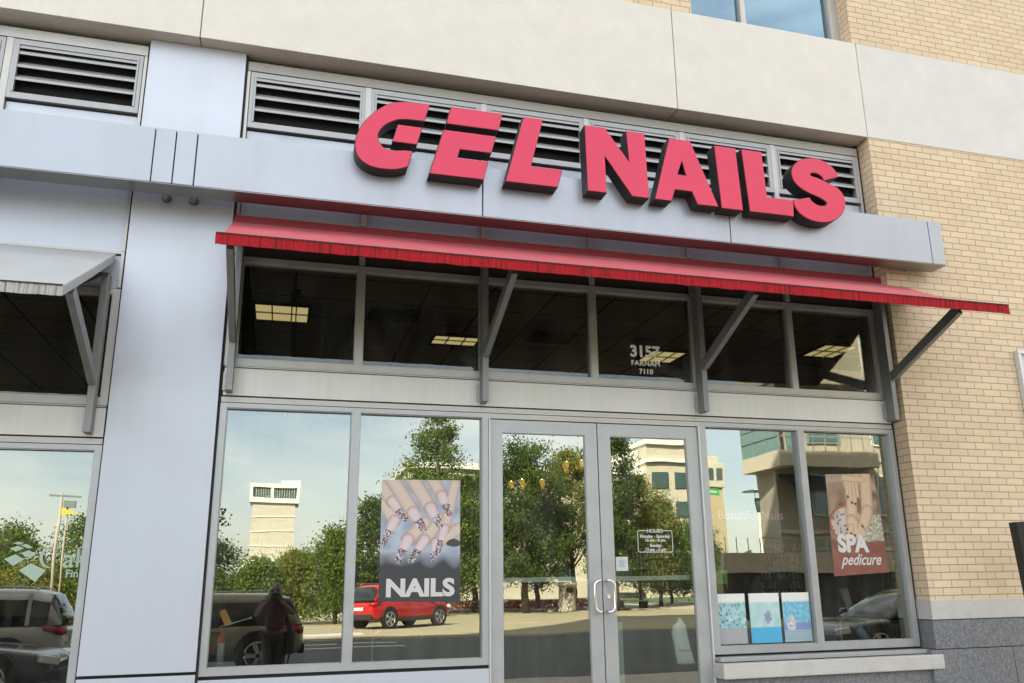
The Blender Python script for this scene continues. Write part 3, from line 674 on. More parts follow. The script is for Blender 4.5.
# ------------------------------------------------------------------ printed posters
def seg(u, v, ax, ay, bx, by):
    dx, dy = bx-ax, by-ay; t = max(0, min(1, ((u-ax)*dx+(v-ay)*dy)/(dx*dx+dy*dy))); return math.hypot(u-ax-dx*t, v-ay-dy*t), t
def mixc(a, b, t): t = max(0, min(1, t)); return tuple(a[i]*(1-t)+b[i]*t for i in range(3))
FING = [((.30, -.02), (.0, .0)),]
def nails_paint(u, v):
    asp = 1.52; y = v*asp
    n = noise.noise(Vector((u*7, y*7, 1))); n2 = noise.noise(Vector((u*45, y*45, 3)))
    c = mixc((.36, .42, .52), (.60, .68, .80), .5+n*.8)
    if v > .60: c = mixc(c, (.055, .055, .062), (v-.60+.05*n)/.11)
    # fingers: (base, joint where the nail starts, end of the nail)
    fs = [((.98, .62), (.70, .80), (.66, 1.0), .078), ((.55, .55), (.34, .76), (.22, 1.02), .088), ((.75, .50), (.55, .76), (.38, 1.02), .078), ((.02, .30), (.17, .52), (.04, .80), .08),
          ((.93, .05), (.80, .62), (.70, .94), .07),
          ((-.05, .02), (.14, .28), (.30, .50), .085), ((.10, -.05), (.40, .42), (.53, .62), .092), ((.36, -.05), (.62, .36), (.74, .58), .09), ((.60, -.08), (.76, .20), (.86, .43), .082)]
    for b, j, e, r in fs:
        d, t = seg(u, y, *b, *j)
        if d < r:
            k = 1-(d/r)**2; c = mixc((.42, .26, .20), (.86, .69, .60), .15+.9*k**.6)
        d, t = seg(u, y, *j, *e)
        rr = r*(.80-.35*t)
        if d < rr:
            k = 1-(d/rr)**2
            if t < .45: c = mixc((.70, .50, .50), (.90, .74, .76), .2+.9*k)
            else:
                c = (.80, .80, .86)
                if n2 > .06: c = (.06, .05, .06)
                elif n2 < -.22: c = (.45, .10, .12)
        if d < r and t < .12 and d >= rr*.9: c = mixc(c, (.55, .36, .30), .6)
    if math.hypot((u-.92)/.09, (y-.80)/.045) < 1+.5*n: c = (.07, .06, .05)
    return c
P1 = painted('nails_poster', 0, 0, 0, 0, .044, nails_paint, 150, 228, quad=[(.722, 2.400), (1.329, 2.406), (1.331, 1.492), (.722, 1.505)]); tag(P1, 'tall poster of manicured fingers with the word NAILS behind the glass', 'poster')
text('poster_lettering', 'NAILS', 1.028, .0422, 1.543, .172, 'vinyl', P1, bold=.0075, sx=1.14, ext=.0004)
def spa_paint(u, v):
    asp = 1.62; y = v*asp; n = noise.noise(Vector((u*6, y*6, 5))); n2 = noise.noise(Vector((u*22, y*22, 8)))
    c = mixc((.16, .10, .06), (.42, .30, .19), .5+n)
    if v < .16: c = mixc((.50, .42, .32), (.40, .31, .22), .5+n2+math.sin(y*60)*.3)
    if u > .68: c = mixc((.14, .08, .05), (.55, .42, .27), .3+n)
    if math.hypot((u-.25)/.30, (y-.30)/.17) < 1: c = mixc((.28, .17, .10), (.46, .31, .20), .5+n)
    d = math.hypot((u-.33)/.35, (y-.80)/.30)
    if d < 1: c = (.42, .13, .08)
    if d < .86:
        c = mixc((.70, .62, .55), (.52, .44, .37), .5+n)
        if n2 > .3 and u < .35: c = (.18, .12, .09)
    if y > .68 and u > .55 and y < 1.12: c = mixc((.30, .27, .17), (.72, .68, .55), .5+n2*1.1)
    fs = [((.80, .05), (.75, .62), .12), ((.75, .62), (.66, .80), .11), ((.47, .42), (.42, .78), .11), ((.42, .78), (.50, .96), .12), ((.40, .86), (.36, .98), .06), ((.56, .86), (.62, .98), .05),
          ((.50, .06), (.42, .16), .10), ((.62, .05), (.50, .14), .09), ((.40, .12), (.40, .36), .035), ((.46, .12), (.47, .46), .036), ((.53, .12), (.54, .48), .036), ((.60, .12), (.60, .40), .034), ((.36, .06), (.74, .10), .055)]
    for a, b, r in fs:
        d, t = seg(u, y, *a, *b)
        if d < r: c = mixc((.34, .17, .09), (.78, .57, .38), .1+1.0*math.sqrt(1-(d/r)**2))
    for a in ((.40, .37), (.47, .47), (.54, .49), (.60, .41), (.32, .90), (.38, .97), (.45, 1.0), (.62, .86)):
        if math.hypot(u-a[0], y-a[1]) < .022: c = (.12, .02, .03)
    if v > .665: c = mixc(c, mixc((.27, .09, .065), (.34, .13, .09), .5+n), (v-.665)/.05)
    return c
P2 = painted('spa_poster', 0, 0, 0, 0, .044, spa_paint, 90, 146, quad=[(4.640, 2.52), (5.150, 2.535), (5.185, 1.668), (4.622, 1.640)]); tag(P2, 'tall brown poster of hands and feet reading SPA pedicure', 'poster')
text('poster_lettering', 'SPA', 4.84, 0.0422, 1.850, .20, 'vinyl', P2, bold=.010, sx=.92, ext=.0004)
text('poster_lettering', 'pedicure', 4.905, 0.0422, 1.735, .135, 'vinyl', P2, bold=.002, shear=.45, sx=.84, ext=.0004)
def flyer(k):
    def fn(u, v):
        n = noise.noise(Vector((u*5+k*9, v*7, 2))); n2 = noise.noise(Vector((u*16+k*9, v*20, 2)))
        if k == 0:
            c = mixc((.30, .56, .60), (.48, .72, .72), .5+n*1.4)
            if n2 > .27: c = (.07, .16, .20)
            if v > .68: c = (.42, .43, .44)
        elif k == 1:
            c = mixc((.42, .66, .66), (.55, .76, .72), .5+n)
            if math.hypot((u-.58)/.12, (v-.5)/.13)+n2*.6 < 1: c = (.32, .34, .50)
            if v > .69: c = (.09, .47, .74)
        else:
            c = mixc((.10, .42, .66), (.34, .66, .76), .5+n2*1.5)
            if v > .6: c = (.24, .32, .56)
            if math.hypot((u-.28)/.18, (v-.62)/.16) < 1: c = mixc((.8, .8, .8), (.3, .3, .36), .4+n2)
            if v > .76: c = (.40, .52, .58) if int(v*60) % 3 else (.30, .42, .5)
        if v < .2: c = mixc((.95, .93, .82), c, max(0, (v-.13)/.07)*.6)  # cream top: reflection of the sunlit street painted onto the sheet
        return tuple(min(1., x*1.15) for x in c)
    return fn
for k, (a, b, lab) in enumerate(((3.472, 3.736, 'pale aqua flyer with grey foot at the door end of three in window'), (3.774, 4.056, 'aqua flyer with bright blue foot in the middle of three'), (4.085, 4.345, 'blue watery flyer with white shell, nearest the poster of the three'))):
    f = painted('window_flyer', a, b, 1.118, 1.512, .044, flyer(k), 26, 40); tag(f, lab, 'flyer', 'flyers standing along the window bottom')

# ------------------------------------------------------------------ inside the shops
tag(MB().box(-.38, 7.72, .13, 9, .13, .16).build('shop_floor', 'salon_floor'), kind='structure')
def interior(x0, x1, zc, name):
    tag(MB().box(x0, x1, .125, 7.0, zc, zc+.03).build(name, 'ceiling'), kind='structure')
interior(-.38, 7.72, 4.20, 'ceiling'); interior(-6.5, -1.25, 4.0, 'ceiling')
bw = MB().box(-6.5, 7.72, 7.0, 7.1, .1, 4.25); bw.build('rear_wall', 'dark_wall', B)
M['diffuser'] = mat('light_diffuser', (.7, .65, .45), emit=(1., .80, .38), es=.11)
def troffer(x0, x1, y0, y1, z, lab):
    e = empty('ceiling_light', ((x0+x1)/2, (y0+y1)/2, z), label=lab, cat='ceiling light', group='square ceiling lights in the salon')
    m = MB().box(x0, x1, y0, y0+.03, z-.03, z).box(x0, x1, y1-.03, y1, z-.03, z).box(x0, x0+.03, y0+.03, y1-.03, z-.03, z).box(x1-.03, x1, y0+.03, y1-.03, z-.03, z); child(m, 'light_frame', 'black', e)
    child(MB().box(x0+.03, x1-.03, y0+.03, y1-.03, z-.012, z-.002), 'diffuser', 'diffuser', e)
    g = MB()
    for k in (1, 2): xx = x0+(x1-x0)*k/3; g.box(xx-.006, xx+.006, y0+.03, y1-.03, z-.026, z-.013)
    yy = (y0+y1)/2; g.box(x0+.03, x1-.03, yy-.01, yy+.01, z-.024, z-.0135); child(g, 'light_louver', 'frame', e)
for a in ((-.40+.02, .16, 1.36, 1.94, 'lit ceiling light seen through the leftmost upper window'), (1.43, 1.97, 2.0, 2.4, 'lit ceiling light behind the second upper window, left of central strut'), (3.95, 4.44, 2.05, 2.6, 'lit ceiling light behind the white street number'), (5.77, 6.26, 1.38, 1.94, 'lit ceiling light behind the rightmost upper window')): troffer(*a[:4], 4.198, a[4])
for x, y, lab in ((.95, 1.5, 'dark square air diffuser on ceiling right of the first light'), (2.7, 1.9, 'dark square air diffuser on ceiling behind the third upper window')):
    e = MB().box(x-.25, x+.25, y-.2, y+.2, 4.185, 4.199).box(x-.17, x+.17, y-.13, y+.13, 4.17, 4.186); tag(e.build('air_vent', 'dark_wall'), lab, 'vent')
s_ = empty('sprinkler_pipe', (0.1, 1.1, 4.2), label='thin cable hanging from the ceiling in front of the leftmost light', cat='cable')
child(MB().tube([(.02, 1.0, 4.2), (.02, 1.0, 3.95), (.03, 1.01, 3.7), (.0, 1.0, 3.3)], .006, 6).tube([(.02, 1.0, 4.2), (.02, 1.0, 4.17)], .035, 10), 'cable', 'black', s_)
# chandelier
M['bulb'] = mat('warm_bulb', (1, .8, .5), emit=(1., .66, .25), es=5.)
M['bulb2'] = mat('amber_glass', (.8, .45, .1), rough=.2, emit=(1., .5, .08), es=.10)
def chandelier(x, y, z, n, r, lab):
    e = empty('chandelier', (x, y, z), label=lab, cat='chandelier')
    m = MB().tube([(x, y, 4.2), (x, y, z+.05)], .008, 6).lathe([(.01, -.08), (.05, -.03), (.03, .04), (.01, .06)], 10, c=(x, y, z))
    for k in range(n):
        a = 2*math.pi*k/n; m.tube([(x, y, z-.02), (x+r*.6*math.cos(a), y+r*.6*math.sin(a), z-.07), (x+r*math.cos(a), y+r*math.sin(a), z)], .007, 6)
    child(m, 'chandelier_arms', 'yellow', e)
    for k in range(n):
        a = 2*math.pi*k/n+.3; b = MB().lathe([(.006, -.02), (.022, .0), (.018, .02), (.004, .045)], 10, c=(x+r*math.cos(a), y+r*math.sin(a), z+.02)); child(b, 'bulb', 'bulb', e)
        b = MB().lathe([(.012, -.0), (.032, .04), (.036, .085)], 10, c=(x+r*math.cos(a), y+r*math.sin(a), z-.03)); child(b, 'shade', 'bulb2', e)
chandelier(3.55, 3.5, 3.02, 6, .2, 'amber glass chandelier with bright bulbs seen through left door'); chandelier(3.02, 4.0, 2.84, 5, .22, 'dim small chandelier left of the bright amber one')
# polish racks with bottles
cols = [(.7, .7, .68), (.55, .05, .08), (.7, .3, .35), (.2, .03, .06), (.65, .5, .45), (.1, .1, .3), (.75, .65, .6)]
for i, c in enumerate(cols): M['pol%d' % i] = mat('polish_colour', c, rough=.2)
M['cap'] = mat('bottle_cap', (.8, .8, .78), rough=.3, emit=None)
protos = []
for i in range(len(cols)):
    b = tag(MB().lathe([(.014, 0), (.0165, .005), (.0165, .032), (.008, .040)], 8).build('polish_bottle', 'pol%d' % i), 'x', 'bottle')
    MB().lathe([(.0075, .0385), (.0095, .04), (.008, .078), (.006, .08)], 8).build('bottle_cap', 'cap', b); protos.append(b)
used = set()
def rack(x, y, z0, w_, rows, n, pitch, lab, blab, zz=.1):
    e = empty('display_rack', (x, y, z0), label=lab, cat='shelf rack')
    m = MB()
    for r in range(rows):
        m.box(x-w_/2, x+w_/2, y-.05, y+.06, z0+r*pitch-.008, z0+r*pitch)
    child(m, 'rack_shelves', 'frame', e)
    child(MB().box(x-w_/2-.01, x-w_/2, y-.05, y+.07, z0-.05, z0+rows*pitch).box(x+w_/2, x+w_/2+.01, y-.05, y+.07, z0-.05, z0+rows*pitch).box(x-w_/2, x+w_/2, y+.06, y+.07, z0-.05, z0+rows*pitch), 'rack_back', 'dark_wall', e)
    for r in range(rows):
        for k in range(n):
            i = random.randrange(len(cols)) if random.random() > .35 else 0
            if random.random() < .08: continue
            if i in used: o = copy_tree(protos[i])
            else: o = protos[i]; used.add(i)
            o.location = (x-w_/2+.03+(w_-.06)*k/(n-1), y, z0+r*pitch); o.rotation_euler = (0, 0, random.uniform(0, 3)); tag(o, blab, 'bottle', blab.replace('small ', 'small polish ')[:60])
random.seed(11)
rack(4.23, 3.0, 1.42, .42, 5, 9, .12, 'polish display rack seen through the right hand door', 'nail polish bottle on the rack behind the right door glass')
rack(5.93, 3.0, 1.42, .56, 6, 10, .112, 'polish display rack seen through window right of the doors', 'nail polish bottle on the rack behind the flyer window')
rack(.12, 3.4, 1.58, .62, 4, 9, .14, 'polish display rack seen through the leftmost shop window', 'nail polish bottle on the rack behind the leftmost shop window')
# pedicure chairs just inside the glass
M['leather'] = mat('dark_leather', (.02, .02, .018), rough=.35); M['piping'] = mat('pale_piping', (.45, .45, .38), rough=.5); M['towel'] = mat('pale_blue_towel', (.45, .55, .68), rough=.9, bump=.3)
def pchair(x, y, rz, lab, towel=True):
    e = empty('pedicure_chair', (x, y, .16), rz, lab, 'chair', 'pedicure chairs inside the salon')
    def rr(w_, h, r=.09, n=6):
        p = []
        for cx_, cz, a0 in ((w_/2-r, h-r, 0), (-w_/2+r, h-r, 90), (-w_/2+r*.5, r*.5, 180), (w_/2-r*.5, r*.5, 270)):
            q = r if cz > r else r*.5
            for i in range(n+1): a = R(a0+90*i/n); p.append((cx_+q*math.cos(a), cz+q*math.sin(a)))
        return p
    sh = rr(.42, .62); b = MB().prism([(p[0], p[1]+.50) for p in sh], [], .0, .14); b.build('backrest', 'leather', e, bevel=.02)
    MB().tube([(p[0]*.99, -.004, p[1]+.50) for p in sh[:-7]], .008, 6).build('backrest_piping', 'piping', e)
    MB().box(-.27, .27, .06, .62, .32, .50).build('seat', 'leather', e, bevel=.03)
    for s in (-1, 1): MB().box(s*.33-.05, s*.33+.05, .05, .6, .3, .66).build('armrest', 'leather', e, bevel=.03)
    MB().box(-.3, .3, .05, .95, 0, .32).build('footbath_base', 'leather', e, bevel=.02)
    if towel: MB().loft([[(-.11+dx, -.02, 1.03-dz), (-.02+dx, -.03, 1.05-dz), (.02+dx, -.012, 1.0-dz), (-.06+dx, -.008, .98-dz)] for dx, dz in ((0, .0), (.04, .08), (.10, .18), (.13, .22))]).build('towel', 'towel', e)
    return e
pchair(5.36, .75, R(-14), 'dark pedicure chair with pale piping and blue towel behind the right window'); pchair(.96, .72, R(8), 'dark pedicure chair with pale piping behind the finger poster window', False)
# things hanging or standing at the glass
bg_ = empty('plastic_bag', (3.17, .09, 1.33), label='white plastic bag with faint red print hanging inside the right door', cat='bag')
rg = []
for z, xl, xr, d in ((1.335, 3.145, 3.165, .008), (1.30, 3.13, 3.185, .012), (1.275, 3.095, 3.205, .02), (1.22, 3.075, 3.215, .026), (1.12, 3.09, 3.235, .03), (1.04, 3.10, 3.255, .03), (.985, 3.112, 3.272, .02), (.978, 3.115, 3.27, .006)):
    rg.append([(xl+(xr-xl)*(.5-.5*math.cos(math.pi*2*k/16)), .09+d*math.sin(math.pi*2*k/16)*(1+.4*noise.noise(Vector((k, z*9, 1)))), z+.008*noise.noise(Vector((k*1.3, z*30, 4)))) for k in range(16)])
child(MB().loft(rg), 'bag_body', 'bag', bg_); q = text('bag_print', 'THANK YOU', 3.175, .054, 1.075, .022, 'bagprint'); q.parent = bg_; q.matrix_parent_inverse = Matrix.Translation(-bg_.location)
fe = empty('fire_extinguisher', (-.40, .24, 1.05), label='red fire extinguisher with white label and orange tag in left window', cat='fire extinguisher')
child(MB().lathe([(.045, 1.02), (.05, 1.04), (.05, 1.28), (.035, 1.32), (.018, 1.34)], 16, c=(-.385, .24, 0)), 'cylinder', 'red_gloss', fe)
child(MB().lathe([(.0515, 1.10), (.0515, 1.24)], 16, c=(-.385, .24, 0)), 'label', 'vinyl', fe)
child(MB().tube([(-.385, .24, 1.34), (-.385, .24, 1.38)], .014, 8).tube([(-.40, .2, 1.38), (-.33, .16, 1.40)], .008, 6), 'valve', 'black_metal', fe)
child(MB().prism([(-.39, 1.46), (-.345, 1.475), (-.29, 1.37), (-.34, 1.36)], [], .15, .154), 'tag', 'orange', fe)
wr = MB().tube([(-.45, .15, 1.335), (-.17, .15, 1.41)], .005, 8).lathe([(.008, -.008), (.010, 0), (.006, .01)], 8, c=(-.17, .15, 1.41)); tag(wr.build('blind_wand', 'white_metal'), 'thin white rod slanting across the left shop window', 'rod')
gb = tag(MB().box(3.585, 3.735, .30, .36, 1.59, 1.705).build('green_box', 'green', bevel=.004), 'small green box behind the window next to the doors', 'box')
for x, lab in ((3.56, 'orange incense stick in front of green box, nearer the doors'), (3.64, 'orange incense stick in front of green box, farther from doors')):
    tag(MB().tube([(x, .2, 1.70), (x+.03, .2, 1.55)], .006, 6).build('orange_stick', 'orange'), lab, 'stick')
ne = empty('neon_sign', (4.05, .42, 2.2), label='faint pink and lilac script sign lettering inside the window', cat='neon sign')
M['neon'] = mat('neon_tube', (.30, .13, .26), emit=(.9, .35, .75), es=.03)
q = text('neon_lettering', 'Beautiful Nails', 4.08, .42, 2.15, .115, 'neon'); q.parent = ne; q.matrix_parent_inverse = Matrix.Translation(-ne.location)
cl_ = tag(MB().tube([(6.5, 2.0, .16), (6.5, 2.0, 4.2)], .13, 20).build('column', 'black'), 'dark round column inside the salon behind the pedicure poster', 'column')
lp = empty('table_lamp', (5.45, 1.0, 1.5), label='pale lamp tube leaning over the pedicure chair', cat='lamp'); child(MB().tube([(5.38, 1.0, 1.53), (5.46, 1.0, 1.2)], .042, 12), 'lamp_tube', 'bag', lp); child(MB().tube([(5.46, 1.0, 1.2), (5.52, 1.0, .16)], .015, 8), 'lamp_stand', 'black_metal', lp)

# ------------------------------------------------------------------ fittings on the brick at far right
fs_ = empty('wall_frame', (6.95, -.2, 3.5), label='white metal framed notice case cut off on the brick wall', cat='notice case')
x0, x1, z0, z1 = 6.765, 7.6, 2.95, 3.74
child(MB().box(x0, x1, -.21, -.155, z1-.04, z1).box(x0, x0+.035, -.21, -.155, z0, z1-.04).box(x1-.035, x1, -.21, -.155, z0, z1-.04).box(x0+.035, x1-.035, -.21, -.155, z0, z0+.04), 'case_frame', 'white_metal', fs_, bevel=.004)
child(MB().box(x0+.035, x1-.035, -.18, -.158, z0+.04, z1-.04), 'case_panel', mat('case_paper', (.55, .60, .50), rough=.5), fs_)
ps = empty('sign_post', (6.3, -.5, .12), label='black square post end standing in front of the brick wall', cat='post')
child(MB().bar((5.99, -.62, 2.06), (6.10, -.62, .12), .085, .085), 'post', 'black_metal', ps, bevel=.004)
child(MB().box(6.06, 6.30, -.63, -.615, 1.75, 2.06), 'sign_plate', 'white_metal', ps)

# ------------------------------------------------------------------ trees and shrubs
M['bark'] = mat('bark', (.10, .075, .05), rough=.95, var=.4, scale=20.)
M['leaf_a'] = leaf_mat('leaves_mid', (0.094, 0.150, 0.030), (0.194, 0.255, 0.060))
M['leaf_b'] = leaf_mat('leaves_dark', (0.056, 0.099, 0.027), (0.135, 0.189, 0.050))
M['leaf_c'] = leaf_mat('leaves_yellow', (0.156, 0.185, 0.038), (0.281, 0.290, 0.076))
M['leaf_d'] = leaf_mat('leaves_blue_green', (.13, .17, .08), (.26, .28, .12))
def tree(x, y, h, r, kind, leaf, seed, label, n=3500, z0=1.2, ls=.16, cat='tree', group=None, name='tree', dens=1.):
    rd = random.Random(seed); e = empty(name, (x, -y, 0), label=label, cat=cat, group=group)
    # trunk and limbs
    t = MB(); tr = .02*h+.04; th = h*(.9 if kind in ('cone', 'sparse') else .55)
    pts = [Vector((0, 0, -.05))]+[Vector((rd.uniform(-.05, .05)*h*.3, rd.uniform(-.05, .05)*h*.3, th*k/5)) for k in range(1, 6)]
    t.tube(pts, [tr*(1-.16*k) for k in range(6)], 8)
    limbs = []
    nl = 14 if kind != 'bush' else 7
    for k in range(nl):
        f = rd.uniform(.18, .95); zz = z0*.8+(h*.92-z0*.8)*f; a = rd.uniform(0, 6.28); rr = radius(kind, (zz-z0)/(h-z0), r)*rd.uniform(.6, .95)
        base = Vector((0, 0, max(.2, zz-rr*.6))) if base_ok(kind) else Vector((0, 0, min(th, zz*.6)))
        tip = Vector((rr*math.cos(a), rr*math.sin(a), zz)); mid = base.lerp(tip, .5)+Vector((0, 0, -.06*rr)); t.tube([base, mid, tip], [tr*.35, tr*.22, tr*.07], 5); limbs.append((mid, tip))
    t.build('trunk', 'bark', e)
    # crown: clumps of leaf faces spread through the volume
    c = MB(); nc = int(150*dens) if kind != 'sparse' else 34; cl = []
    for k in range(nc):
        f = rd.random()**(.95 if kind == 'cone' else .9); zz = z0+(h-z0)*f; a = rd.uniform(0, 6.28); rr = radius(kind, f, r)*math.sqrt(rd.uniform(.1, 1.))*.88
        cl.append((Vector((rr*math.cos(a), rr*math.sin(a), zz)), rd.uniform(.14, .30)*r*(.75 if kind == 'sparse' else (.35+.65*(1-f) if kind == 'cone' else 1))+.1))
    for m_, tp in limbs: cl.append((tp, (.12 if kind == 'cone' else .2)*r+.1))
    for k in range(n):
        cc, cr_ = cl[rd.randrange(len(cl))]
        d = Vector((rd.gauss(0, 1), rd.gauss(0, 1), rd.gauss(0, .7)))*cr_*.55
        p = cc+d
        if p.z < .15: p.z = .15+rd.random()*.2
        s = ls*rd.uniform(.6, 1.5); nn = Vector((rd.gauss(0, 1), rd.gauss(0, 1), rd.gauss(.5, 1))).normalized(); u = nn.orthogonal().normalized(); w_ = nn.cross(u)
        a = rd.uniform(0, 3.14); u, w_ = u*math.cos(a)+w_*math.sin(a), w_*math.cos(a)-u*math.sin(a)
        c.add([p-u*s*.5, p+w_*s*.33, p+u*s*.5+nn*s*.12, p-w_*s*.33], [(0, 1, 2, 3)])
    c.build('crown', leaf, e, recalc=False)
    return e
def base_ok(kind): return kind in ('cone', 'sparse')
def radius(kind, f, r):
    f = max(0., min(1., f))
    if kind == 'cone': return r*(min(1, f/.12)*.45+.55)*(1-f)**.62 if f < 1 else 0
    if kind == 'sparse': return r*(1-f)**.6*(.6+.4*math.sin(f*19)**2)
    if kind == 'bush': return r*math.sqrt(max(0, 1-(f*1.05-.25)**2/.66))
    return r*math.sqrt(max(0.01, 1-(2*f-.85)**2/1.35))
T = [
 (8.9, 45, 11.9, 4.7, 'cone', 'leaf_a', 'tall pyramid shaped green tree behind the red car', 9000, 1.0, .20),
 (14.6, 45, 10.6, 3.0, 'round', 'leaf_b', 'dark round tree standing left of the stone litter bin', 7500, 2.0, .20),
 (11.9, 47, 8.6, 2.6, 'round', 'leaf_a', 'mid green tree between the pyramid tree and the dark tree', 5000, 1.6, .2),
 (18.4, 47.5, 10.3, 2.1, 'round', 'leaf_c', 'yellowish tree crown standing behind the stone litter bin', 4500, 3.2, .2),
 (16.6, 49.5, 7.4, 2.6, 'round', 'leaf_b', 'low dark tree filling the gap behind the litter bin', 5000, 1.5, .2),
 (20.6, 45.5, 11.4, 2.3, 'round', 'leaf_b', 'narrow tall dark tree by the bench', 6000, 2.2, .2),
 (23.4, 48, 8.7, 2.6, 'round', 'leaf_c', 'yellow green tree in front of the cream apartment block', 5500, 1.6, .2),
 (26.2, 51, 7.0, 2.4, 'round', 'leaf_a', 'smaller green tree right of the bench', 4500, 1.3, .2),
 (-2.6, 18, 6.9, 1.45, 'sparse', 'leaf_d', 'sparse pale green conifer by the street seen at the window edge', 2600, 1.2, .13),
 (4.6, 38, 5.9, 2.0, 'round', 'leaf_b', 'bushy green tree left of the red car', 4500, .6, .18),
 (2.7, 36, 4.3, 1.7, 'bush', 'leaf_a', 'bright green bushy tree left of the red car tail', 3800, .3, .16),
 (.9, 37, 3.3, 1.5, 'bush', 'leaf_c', 'yellow green shrub mid way along the hedge', 2800, .2, .15),
 (-.9, 36, 2.9, 1.5, 'bush', 'leaf_a', 'round green shrub under the pale tower', 2800, .2, .15),
 (-2.9, 37, 3.7, 1.6, 'bush', 'leaf_b', 'dark green shrub left of the pale tower', 2800, .2, .15),
 (-5.2, 36, 4.0, 1.9, 'bush', 'leaf_a', 'large round shrub right of the utility pole', 3200, .2, .16),
 (-8.1, 36, 4.7, 2.1, 'bush', 'leaf_a', 'large leafy shrub directly behind the utility pole', 4200, .2, .16),
 (-10.9, 35, 4.2, 2.1, 'bush', 'leaf_a', 'big green shrub left of the utility pole', 4200, .2, .16),
 (-13.9, 36, 4.4, 2.2, 'bush', 'leaf_b', 'dark green shrub at the far left of the hedge', 3600, .2, .16),
 (-9.6, 33, 2.6, 1.8, 'bush', 'leaf_c', 'low yellow green shrub behind the silver car roof', 3000, .15, .14),
 (-6.6, 33, 2.3, 1.6, 'bush', 'leaf_c', 'low yellow green shrub at the foot of the pole', 2600, .15, .14),
 (29.5, 56, 5.6, 2.3, 'round', 'leaf_b', 'dark tree left of the tall street lamp', 3200, .8, .2),
 (33.5, 60, 6.4, 2.6, 'round', 'leaf_b', 'dark tree just right of the tall street lamp', 3200, .8, .2),
]
for i, (x, y, h, r, k, lf, lab, n, z0, ls) in enumerate(T):
    tree(x, y, h, r, k, lf, 20+i, lab, int(n*3.3), z0, ls*.68, name='shrub' if k == 'bush' else 'tree', cat='shrub' if k == 'bush' else 'tree', group='shrubs of the hedge across the street' if k == 'bush' else 'street trees across the road')
# far tree line
rd = random.Random(5); m = MB()
for k in range(9000):
    x = rd.uniform(-120, 120); p = Vector((x, -118-rd.uniform(0, 10), 0)); hh = 5.5+2.5*noise.noise(Vector((x*.08, 0, 0)))+1.5*noise.noise(Vector((x*.4, 0, 3))); p.z = rd.uniform(0, hh)
    s = rd.uniform(.5, 1.1); nn = Vector((rd.gauss(0, 1), rd.gauss(1, 1), rd.gauss(.5, 1))).normalized(); u = nn.orthogonal().normalized(); w_ = nn.cross(u)
    m.add([p-u*s, p+w_*s*.7, p+u*s, p-w_*s*.7], [(0, 1, 2, 3)])
tag(m.build('far_woodland', 'leaf_b', recalc=False), 'far off dark green line of woodland behind the hedge', 'woodland', kind='stuff')
# flower bed by the plaza
M['flower'] = leaf_mat('red_flowers', (.45, .05, .05), (.6, .15, .18))
m = MB(); rd = random.Random(9)
for k in range(1600):
    p = Vector((rd.uniform(8.5, 21), -rd.uniform(48.6, 50.4), rd.uniform(.15, .6))); s = rd.uniform(.05, .12); nn = Vector((rd.gauss(0, 1), rd.gauss(1, 1), rd.gauss(1, 1))).normalized(); u = nn.orthogonal().normalized(); w_ = nn.cross(u)
    m.add([p-u*s, p+w_*s, p+u*s, p-w_*s], [(0, 1, 2, 3)])
tag(m.build('flower_bed', 'flower', recalc=False), 'low strip of red flowers under the trees across the street', 'flowers', kind='stuff')

# ------------------------------------------------------------------ buildings across the street
M['cream'] = mat('cream_render', (.52, .47, .36), rough=.85, var=.06, scale=1.)
M['beige_block'] = mat('beige_masonry', (.34, .31, .24), rough=.85, var=.08, scale=.8, bump=.2, bscale=3.)
M['tower_stone'] = mat('tower_panel', (.55, .50, .40), rough=.85, var=.05, scale=.4)
M['white_trim'] = mat('pale_trim', (.75, .73, .66), rough=.7)
M['far_glass'] = mat('far_glass', (.06, .10, .10), rough=.1, spec=.8)
M['rail'] = mat('rail_metal', (.30, .36, .34), rough=.4, metal=.5)
M['rail_glass'] = mat('rail_glass', (.14, .24, .23), rough=.12)
def bld(name, x, y, label): return empty(name, (x, -y, 0), label=label, cat='building')
b = bld('tower_building', -1.2, 150, 'pale tall tower block with white crown seen in the leftmost window')
child(MB().box(-5.2, 2.3, -158, -150, 6.5, 16.4), 'wall', 'tower_stone', b)
child(MB().box(-6.2, 3.1, -158.6, -149.5, 5.4, 6.5).box(-5.7, 2.95, -158.4, -149.6, 16.4, 17.3).box(-5.7, 2.95, -158.4, -149.6, 19.2, 19.9).box(-5.7, -5.2, -158.4, -149.6, 17.3, 19.2).box(-2.0, -1.5, -158.4, -149.6, 17.3, 19.2).box(2.45, 2.95, -158.4, -149.6, 17.3, 19.2).box(-.2, 2.9, -155, -150.4, 19.9, 20.5), 'trim', 'white_trim', b)
child(MB().box(-5.2, 2.4, -158, -149.9, 17.3, 19.2), 'window', 'far_glass', b)
g = MB()
for k in range(18):
    x = -5.1+k*.42; g.box(x, x+.06, -149.9, -149.84, 17.35, 19.15)
child(g, 'window_bars', 'white_trim', b)
for k, z in enumerate((8.8, 11.2, 13.7)): child(MB().box(-5.25, 2.35, -150.06, -149.9, z, z+.16), 'floor_line', 'white_trim', b)
child(MB().box(-4.8, 2.0, -157, -151.5, 0, 5.4), 'ground_storey', 'far_glass', b)
b = bld('apartment_block', 36, 92, 'long cream apartment block behind the trees with stepped roof')
child(MB().box(14, 43.5, -110, -92, 0, 15.0).box(43.5, 49.8, -110, -91, 0, 18.6), 'wall', 'cream', b)
child(MB().box(13.7, 43.6, -110.2, -91.6, 15, 15.7).box(43.3, 50.0, -110.2, -90.6, 16.4, 16.8).box(43.3, 50.0, -110.2, -90.6, 18.6, 19.2).box(39, 43.3, -100, -93, 15.7, 18.0), 'parapet', 'white_trim', b)
